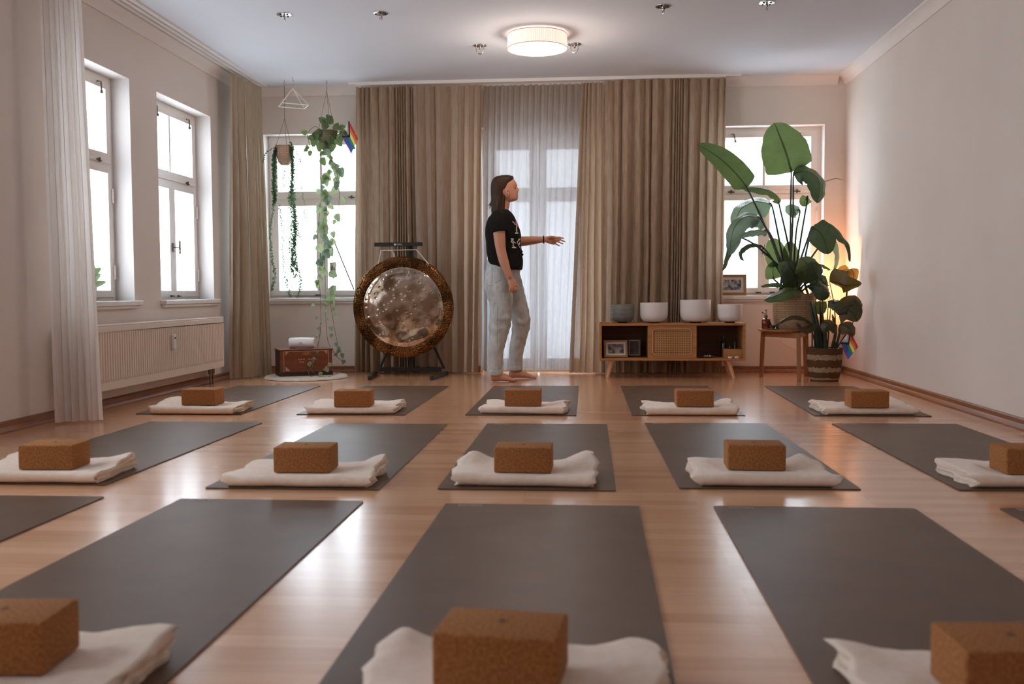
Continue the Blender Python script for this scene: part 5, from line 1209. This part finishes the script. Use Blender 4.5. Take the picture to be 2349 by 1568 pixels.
    for i, ((mid, W, nn, fold, mm), (ox, oy)) in enumerate(zip(spec, og)):
        M_ = V(mid); put(leaf(MB(), M_, W, nn, fold, .006, 50+i*1.7, heart if mm in ('leafD', 'leafG') else paddle), 'leaf', M[mm], angle=180)
        o = Vector((base.x+(ox-1893)*.0026, 8.2, h-.03)); a = M_[0]
        put(MB().tube(catmull([o, o.lerp(a, .5)+Vector(((ox-1893)*.0006, -.01, .03)), a], 8), [.0075-.0003*j for j in range(17)], 7), 'leaf_stalk', M['stem'])
basket_plant()
def flag(name_pos, top, a, b, lab, pole):
    """small flag: top-left corner, along vector a, drop vector b"""
    o = thing('pride_flag', Vector(name_pos), lab, 'flag'); bl = Vector(name_pos); T0, A, B = Vector(top), Vector(a), Vector(b); n_ = A.cross(B).normalized()
    def fn(u, v): return tuple(T0-bl+A*u+B*v+n_*.012*sin(u*7+v*2)*u)
    o2 = MB().grid(fn, 16, 10).build('flag_cloth', M['flag'], o, angle=180, recalc=False)
    MB().tube([Vector(p)-bl for p in pole], .0022, 6).build('flag_stick', M['flagpole'], o)
# flags: uv x runs from the stick outward, uv y from blue edge to red edge
def P_(px, py, y): return U(px, py, 'y', y)
t0 = P_(1929, 790, 8.0); a0 = P_(1945, 758, 8.0)
flag(P_(1929, 800, 8.0), P_(1928, 786, 8.0), P_(1945, 824, 7.99)-P_(1928, 786, 8.0), P_(1951, 757, 8.0)-P_(1928, 786, 8.0), 'small rainbow pride flag stuck in the striped basket plant', [P_(1922, 800, 8.05), P_(1955, 750, 8.0)])
# ------------------------------------------------------------------ small lamp hidden behind the corner plants
def corner_lamp():
    p = Vector((1.985, 8.66, 0)); o = thing('floor_lamp', p, 'small reflector floor lamp casting orange light into the right corner', 'lamp')
    aim = (Vector((2.353, 9.04, .98))-Vector((1.985, 8.66, .70))).normalized(); Rm = aim.to_track_quat('Z', 'Y').to_matrix()
    MB().lathe((0, 0, 0), [(.0001, 0), (.06, 0), (.065, .008), (.015, .016), (.0001, .018)], 32).build('lamp_base', M['brass_old'], o)
    MB().tube([(0, 0, .012), (0, 0, .68)], .007, 10).build('pole', M['brass_old'], o)
    MB().lathe((0, 0, .70), [(.0001, -.03), (.02, -.025), (.035, -.01), (.045, .02), (.048, .04), (.045, .04), (.032, -.005), (.0001, -.02)], 32, Rm).build('reflector', M['brass_old'], o)
    c = aim*.012; MB().lathe((c.x, c.y, .70+c.z), [(.0001, -.018)]+[(.018*sin(a), -.018*cos(a)) for a in [pi*i/10 for i in range(1, 10)]]+[(.0001, .018)], 20).build('bulb', M['bulb'], o)
    l = bpy.data.lights.new('corner_lamp_light', 'SPOT'); l.energy = 14; l.color = (1, .40, .17); l.shadow_soft_size = .015; l.spot_size = radians(128); l.spot_blend = .18
    q = bpy.data.objects.new('corner_lamp_light', l); COL.objects.link(q); q.location = p+Vector((0, 0, .70))+aim*.045; q.rotation_euler = aim.to_track_quat('-Z', 'Y').to_euler()
corner_lamp()

# ------------------------------------------------------------------ hanging things at the left back window
def hanging(name, px, py_hook, y, px_pot, py_top, rpx, hh, mm, lab, nvine):
    hk = U(px, py_hook, 'y', y); hk.z = ZC
    t = U(px_pot, py_top, 'y', y); r = abs(U(px_pot+rpx, py_top, 'y', y).x-t.x); bl = Vector((t.x, y, t.z-hh))
    o = thing(name, bl, lab, 'hanging plant')
    MB().lathe((0, 0, 0), [(.0001, 0), (r*.45, .003), (r*.72, hh*.18), (r*.92, hh*.5), (r, hh), (r-.004, hh), (r-.006, hh-.02), (.0001, hh-.022)], 36).build('woven_basket', M[mm], o)
    d = Vector((hk.x, y, ZC))-bl
    MB().tube([d, d-Vector((0, 0, .018))], .004, 8).tube([d+Vector((.009*cos(a), 0, -.026+.009*sin(a))) for a in [2*pi*i/12 for i in range(12)]], .002, 6, closed=True).build('ceiling_hook', M['steel'], o)
    kn = d-Vector((0, 0, .04)); sp = d-Vector((0, 0, .10)) if name == 'hanging_pothos' else Vector((d.x*.6, 0, hh+.25))
    MB().tube([kn, sp], .0022, 6).build('cord_loop', M['vine'], o)
    for k_ in range(3):
        a = -pi/2+k_*2*pi/3+.5; MB().tube([sp, (r*cos(a), r*sin(a), hh-.004)], .0016, 6).build('cord', M['vine'], o)
    return o, bl, r
def small_leaf(mb, p, d, n_, L_, W):
    d = Vector(d).normalized(); n_ = Vector(n_); n_ = (n_-d*n_.dot(d)); n_ = n_.normalized() if n_.length > 1e-4 else d.orthogonal(); s = d.cross(n_)
    vs = [p, p+d*L_*.3+s*W+n_*.1*W, p+d*L_*.7+s*W*.75, p+d*L_, p+d*L_*.7-s*W*.75, p+d*L_*.3-s*W+n_*.1*W, p+d*L_*.5-n_*W*.25]
    mb.add(vs, [(0, 1, 6), (1, 2, 6), (2, 3, 6), (3, 4, 6), (4, 5, 6), (5, 0, 6)])
def string_plant():
    y = 8.72
    o, bl, r = hanging('hanging_string_plant', 652, 187, y, 653, 335, 20.5, .175, 'woven2', 'hanging beige basket with thin trailing strings of tiny leaves, left of the window', 0)
    rng = random.Random(3)
    def vine(pts, dens, sz, m='leafF'):
        P = catmull([U(a, b, 'y', y+c)-bl for a, b, c in pts], 10); mb = MB(); mb.tube(P, .0011, 4)
        L_ = sum((P[i+1]-P[i]).length for i in range(len(P)-1)); n = int(L_*dens*1.7)
        for i in range(n):
            x = i/n*(len(P)-1); j = int(x); p = P[j].lerp(P[min(j+1, len(P)-1)], x-j); a = rng.uniform(0, 6.28)
            d = Vector((cos(a), sin(a)*.8, rng.uniform(-.9, .2))); small_leaf(mb, p+Vector(d)*.001, d, (rng.uniform(-.6, .6), -1, rng.uniform(-.4, .6)), rng.uniform(.9, 1.5)*sz, sz*.6)
        mb.build('trailing_vine', M[m], o, angle=180, recalc=False)
    J = lambda s=2: rng.uniform(-s, s)
    vine([(637, 335, -.03), (620, 343, -.05), (606, 355, -.06), (604, 372, -.06)], 60, .012)
    for q in range(6): vine([(638+J(3), 336, -.04), (630+J(4), 350, -.06), (629+J(4), 390, -.06), (630+J(4), 430+J(4), -.06), (631+J(4), 465+J(8), -.06)], 75, .016)
    for q in range(2): vine([(632+J(), 455, -.06), (622+J(), 520, -.05), (624, 590, -.05), (630+J(3), 630, -.05), (624+J(), 662+J(5), -.05)], 55, .013)
    vine([(640, 470, -.04), (648, 520, -.04), (650, 600, -.04), (658, 650, -.04), (667, 680, -.04)], 60, .013)
    for q in range(7): vine([(668+J(3), 337, -.05), (672+J(5), 380, -.06), (670+J(6), 450, -.06), (676+J(7), 520, -.06), (671+J(8), 570, -.06), (673+J(9), 625+J(12), -.06)], 75, .014)
    for q in range(2): vine([(674+J(), 600, -.05), (684+J(5), 630, -.05), (690+J(3), 660, -.05), (683+J(5), 680+J(3), -.05)], 60, .012)
    vine([(652, 390, -.06), (650, 410, -.06), (651, 430, -.06)], 40, .013); vine([(672, 342, -.05), (682, 352, -.06), (690, 370, -.06), (688, 362, -.06)], 45, .012)
    vine([(690, 428, -.03), (697, 460, -.03), (700, 490, -.03), (705, 510, -.03)], 45, .011); vine([(676, 500, -.03), (685, 530, -.03), (687, 545, -.03)], 55, .012)
    mb = MB()
    for i in range(40): a = rng.uniform(0, 6.28); p = Vector((r*.95*cos(a), r*.95*sin(a), .172)); small_leaf(mb, p, (cos(a), sin(a), rng.uniform(-.4, .8)), (0, 0, 1), .018, .008)
    mb.build('crown_leaves', M['leafF'], o, angle=180, recalc=False)
string_plant()
def pothos():
    y = 8.74
    o, bl, r = hanging('hanging_pothos', 749, 190, y, 752, 300, 22, .19, 'woven3', 'hanging pothos in greenish basket with long heart-leaved vines reaching the floor', 0)
    rng = random.Random(8); G = lambda a, b, c=0: U(a, b, 'y', y+c)-bl
    def hl(px, py, c, ang, L_, mm='leafE'):
        p = G(px, py, c); d = Vector((cos(ang), rng.uniform(-.25, .25), sin(ang)))
        m_ = [p, p+d*L_*.5+Vector((0, -.006, .004)), p+d*L_]
        leaf(MB(), m_, L_*.42, (rng.uniform(-.3, .3), -1, rng.uniform(-.1, .5)), .25, .002, px, heart, nu=8).build('leaf', M[mm], o, angle=180)
    def vine(pts, m='vine'): MB().tube(catmull([G(*q) for q in pts], 8), .0022, 6).build('vine', M[m], o)
    M['leafH'] = leafmat('pothos_dark', '#43553a', '#66784f', .3, .4, '#7d9556')
    vine([(735, 300, -.07), (722, 330, -.08), (728, 380, -.08), (738, 440, -.07), (730, 520, -.07), (727, 600, -.07), (735, 680, -.06), (735, 760, -.08), (725, 800, -.16), (708, 850, -.45)])
    vine([(745, 300, -.08), (740, 380, -.09), (748, 460, -.08), (745, 560, -.08), (746, 640, -.08), (747, 720, -.08), (752, 780, -.10), (765, 806, -.2), (778, 822, -.25), (792, 832, -.28)])
    vine([(760, 300, -.07), (770, 380, -.08), (778, 430, -.08), (775, 500, -.08), (762, 560, -.08), (764, 640, -.08), (757, 680, -.07), (765, 740, -.08), (775, 790, -.15), (785, 815, -.2)])
    vine([(737, 740, -.1), (728, 800, -.25), (716, 840, -.43), (708, 852, -.46)]); 
    vine([(705, 845, -.46), (712, 862, -.48), (735, 865, -.48), (760, 862, -.46), (787, 849, -.42)]); vine([(712, 848, -.46), (730, 862, -.47), (748, 864, -.47)])
    for q in range(2): vine([(735, 300, -.08), (722, 290, -.10), (706, 308, -.1), (712, 340, -.1), (716, 362, -.1)])
    # crown
    for (px, py, a, L_) in ((745, 280, 2.5, .075), (756, 285, -.9+2.2, .08), (738, 300, 3.6, .085), (748, 296, 2.0, .09), (765, 298, .9, .08), (775, 292, .0, .075), (780, 300, -.6, .08), (728, 305, 3.9, .09), (722, 312, 4.5, .10), (742, 305, 4.0, .085), (758, 312, 4.7, .09), (770, 318, -.9, .085), (735, 325, 4.5, .09), (750, 322, 5.0, .08), (765, 330, 4.4, .08), (704, 306, 2.9, .06), (708, 312, -.8, .06), (708, 335, 4.0, .05), (712, 345, 4.6, .055), (706, 342, 3.6, .045), (775, 308, -1.0, .08), (758, 278, 2.1, .07)): hl(px, py, -.10+rng.uniform(-.04, .04), a, L_, 'leafH')
    # trailing leaves
    for i in range(78):
        t = i/78; py = 345+t*345; px = rng.choice((728, 738, 746, 752, 764, 774))+rng.uniform(-6, 6)
        if px > 757 and py > 560 and rng.random() < .6: continue
        if px > 770 and py > 500: px -= 12
        hl(px, py, -.08+rng.uniform(-.04, .03), -pi/2+rng.uniform(-1.1, 1.1), rng.uniform(.045, .095), rng.choice(('leafE', 'leafE', 'leafC', 'leafH') if py < 480 else ('leafE', 'leafE', 'leafE', 'leafC')))
    for (px, py) in ((722, 698), (748, 706), (747, 690), (760, 692), (765, 705), (766, 720), (728, 725), (752, 730), (757, 748), (729, 750), (762, 765), (728, 770), (770, 785), (776, 795), (780, 800), (784, 810), (774, 812), (790, 825)):
        hl(px, py, -.12, -pi/2+rng.uniform(-1.2, 1.2), rng.uniform(.03, .055), 'leafE')
    for (px, py, c) in ((716, 822, -.38), (706, 838, -.46), (722, 812, -.35), (752, 836, -.45), (745, 845, -.46), (730, 858, -.47)): hl(px, py, c, rng.uniform(-1, 1), .045, 'leafE')
pothos()
pf = 8.62
flag(P_(778, 322, pf), P_(784, 312, pf), P_(800, 338, pf)-P_(778, 296, pf), P_(800, 276, pf)-P_(784, 312, pf), 'small rainbow pride flag stuck in the hanging pothos basket', [P_(770, 322, pf+.03), P_(803, 272, pf)])
def pyramid():
    y = 8.59; hk = U(672, 176, 'y', y); ap = U(672, 203, 'y', y); bl = Vector((ap.x, y, U(672, 242, 'y', y).z)); o = thing('pyramid_mobile', bl, 'white tube pyramid mobile hanging from the ceiling above the left window', 'mobile')
    z = 0.; c = [U(637, 239, 'y', y)-bl, None, U(709, 246, 'y', y)-bl, None]
    z = (c[0].z+c[2].z)/2; a = Vector((c[0].x, -.03, z)); cc = Vector((c[2].x, .03, z)); w_ = .14
    b = Vector((U(659.5, 249, 'y', y).x-bl.x, -.15, z)); d = Vector((U(686.5, 236, 'y', y).x-bl.x, .15, z)); A = ap-bl
    a = Vector((c[0].x, -.0+.02, z)); cc = Vector((c[2].x, -.02, z))
    for p, q in ((a, b), (b, cc), (cc, d), (d, a)): MB().tube([p, q], .0042, 8).build('base_tube', M['white'], o)
    for p in (a, b, cc, d): MB().tube([p, A], .0038, 8).build('slant_tube', M['white'], o)
    MB().tube([A, (A.x, 0, ZC-bl.z-.03)], .0014, 6).build('string', M['rope'], o)
    MB().tube([(A.x, 0, ZC-bl.z-.001), (A.x, 0, ZC-bl.z-.03), (A.x+.012, 0, ZC-bl.z-.036)], .003, 8).build('ceiling_hook', M['steel'], o)
pyramid()
# leaf of a plant on the left window sill, behind the voile
def sill_plant():
    p = Vector((XL-.03, 6.02, Z0+.001)); o = thing('sill_plant', p, 'pale leafed houseplant on the left window sill half hidden by voile', 'potted plant')
    MB().lathe((0, 0, 0), [(.0001, 0), (.05, 0), (.06, .10), (.055, .10), (.05, .09), (.0001, .09)], 28).build('flower_pot', M['plastic'], o)
    for i, (dx, dy, dz, w_) in enumerate(((.02, .14, .10, .035), (.05, .09, .14, .03), (-.04, .06, .16, .03), (.02, -.10, .13, .035), (.07, -.03, .15, .03), (.04, .17, .05, .03))):
        leaf(MB(), [(0, 0, .08), (dx*.4, dy*.4, .08+dz*.7), (dx, dy, .08+dz)], w_, (.6, -.6, .5), .4, .002, i, paddle, nu=8).build('leaf', M['leafE'], o, angle=180)
sill_plant()
# small frame hanging in front of the left back window, and a wooden stay rod leaning
o = thing('hanging_card', U(764, 630, 'y', 9.0), 'small dark card hanging at the left back window behind pothos vines', 'card')
MB().bb((-.027, -.003, 0), (.027, .003, .115)).build('card', M['ph1'], o, smooth=False)
MB().tube([(0, 0, .115), (0, .06, .35)], .0012, 5).build('string', M['rope'], o)
a, b = U(766, 552, 'y', 9.12), U(812, 664, 'y', 9.06); o = MB().tube([a, b], .006, 8).build('wooden_rod', M['vine']); tag(recenter(o), 'thin wooden rod leaning diagonally against the left back window', 'rod')
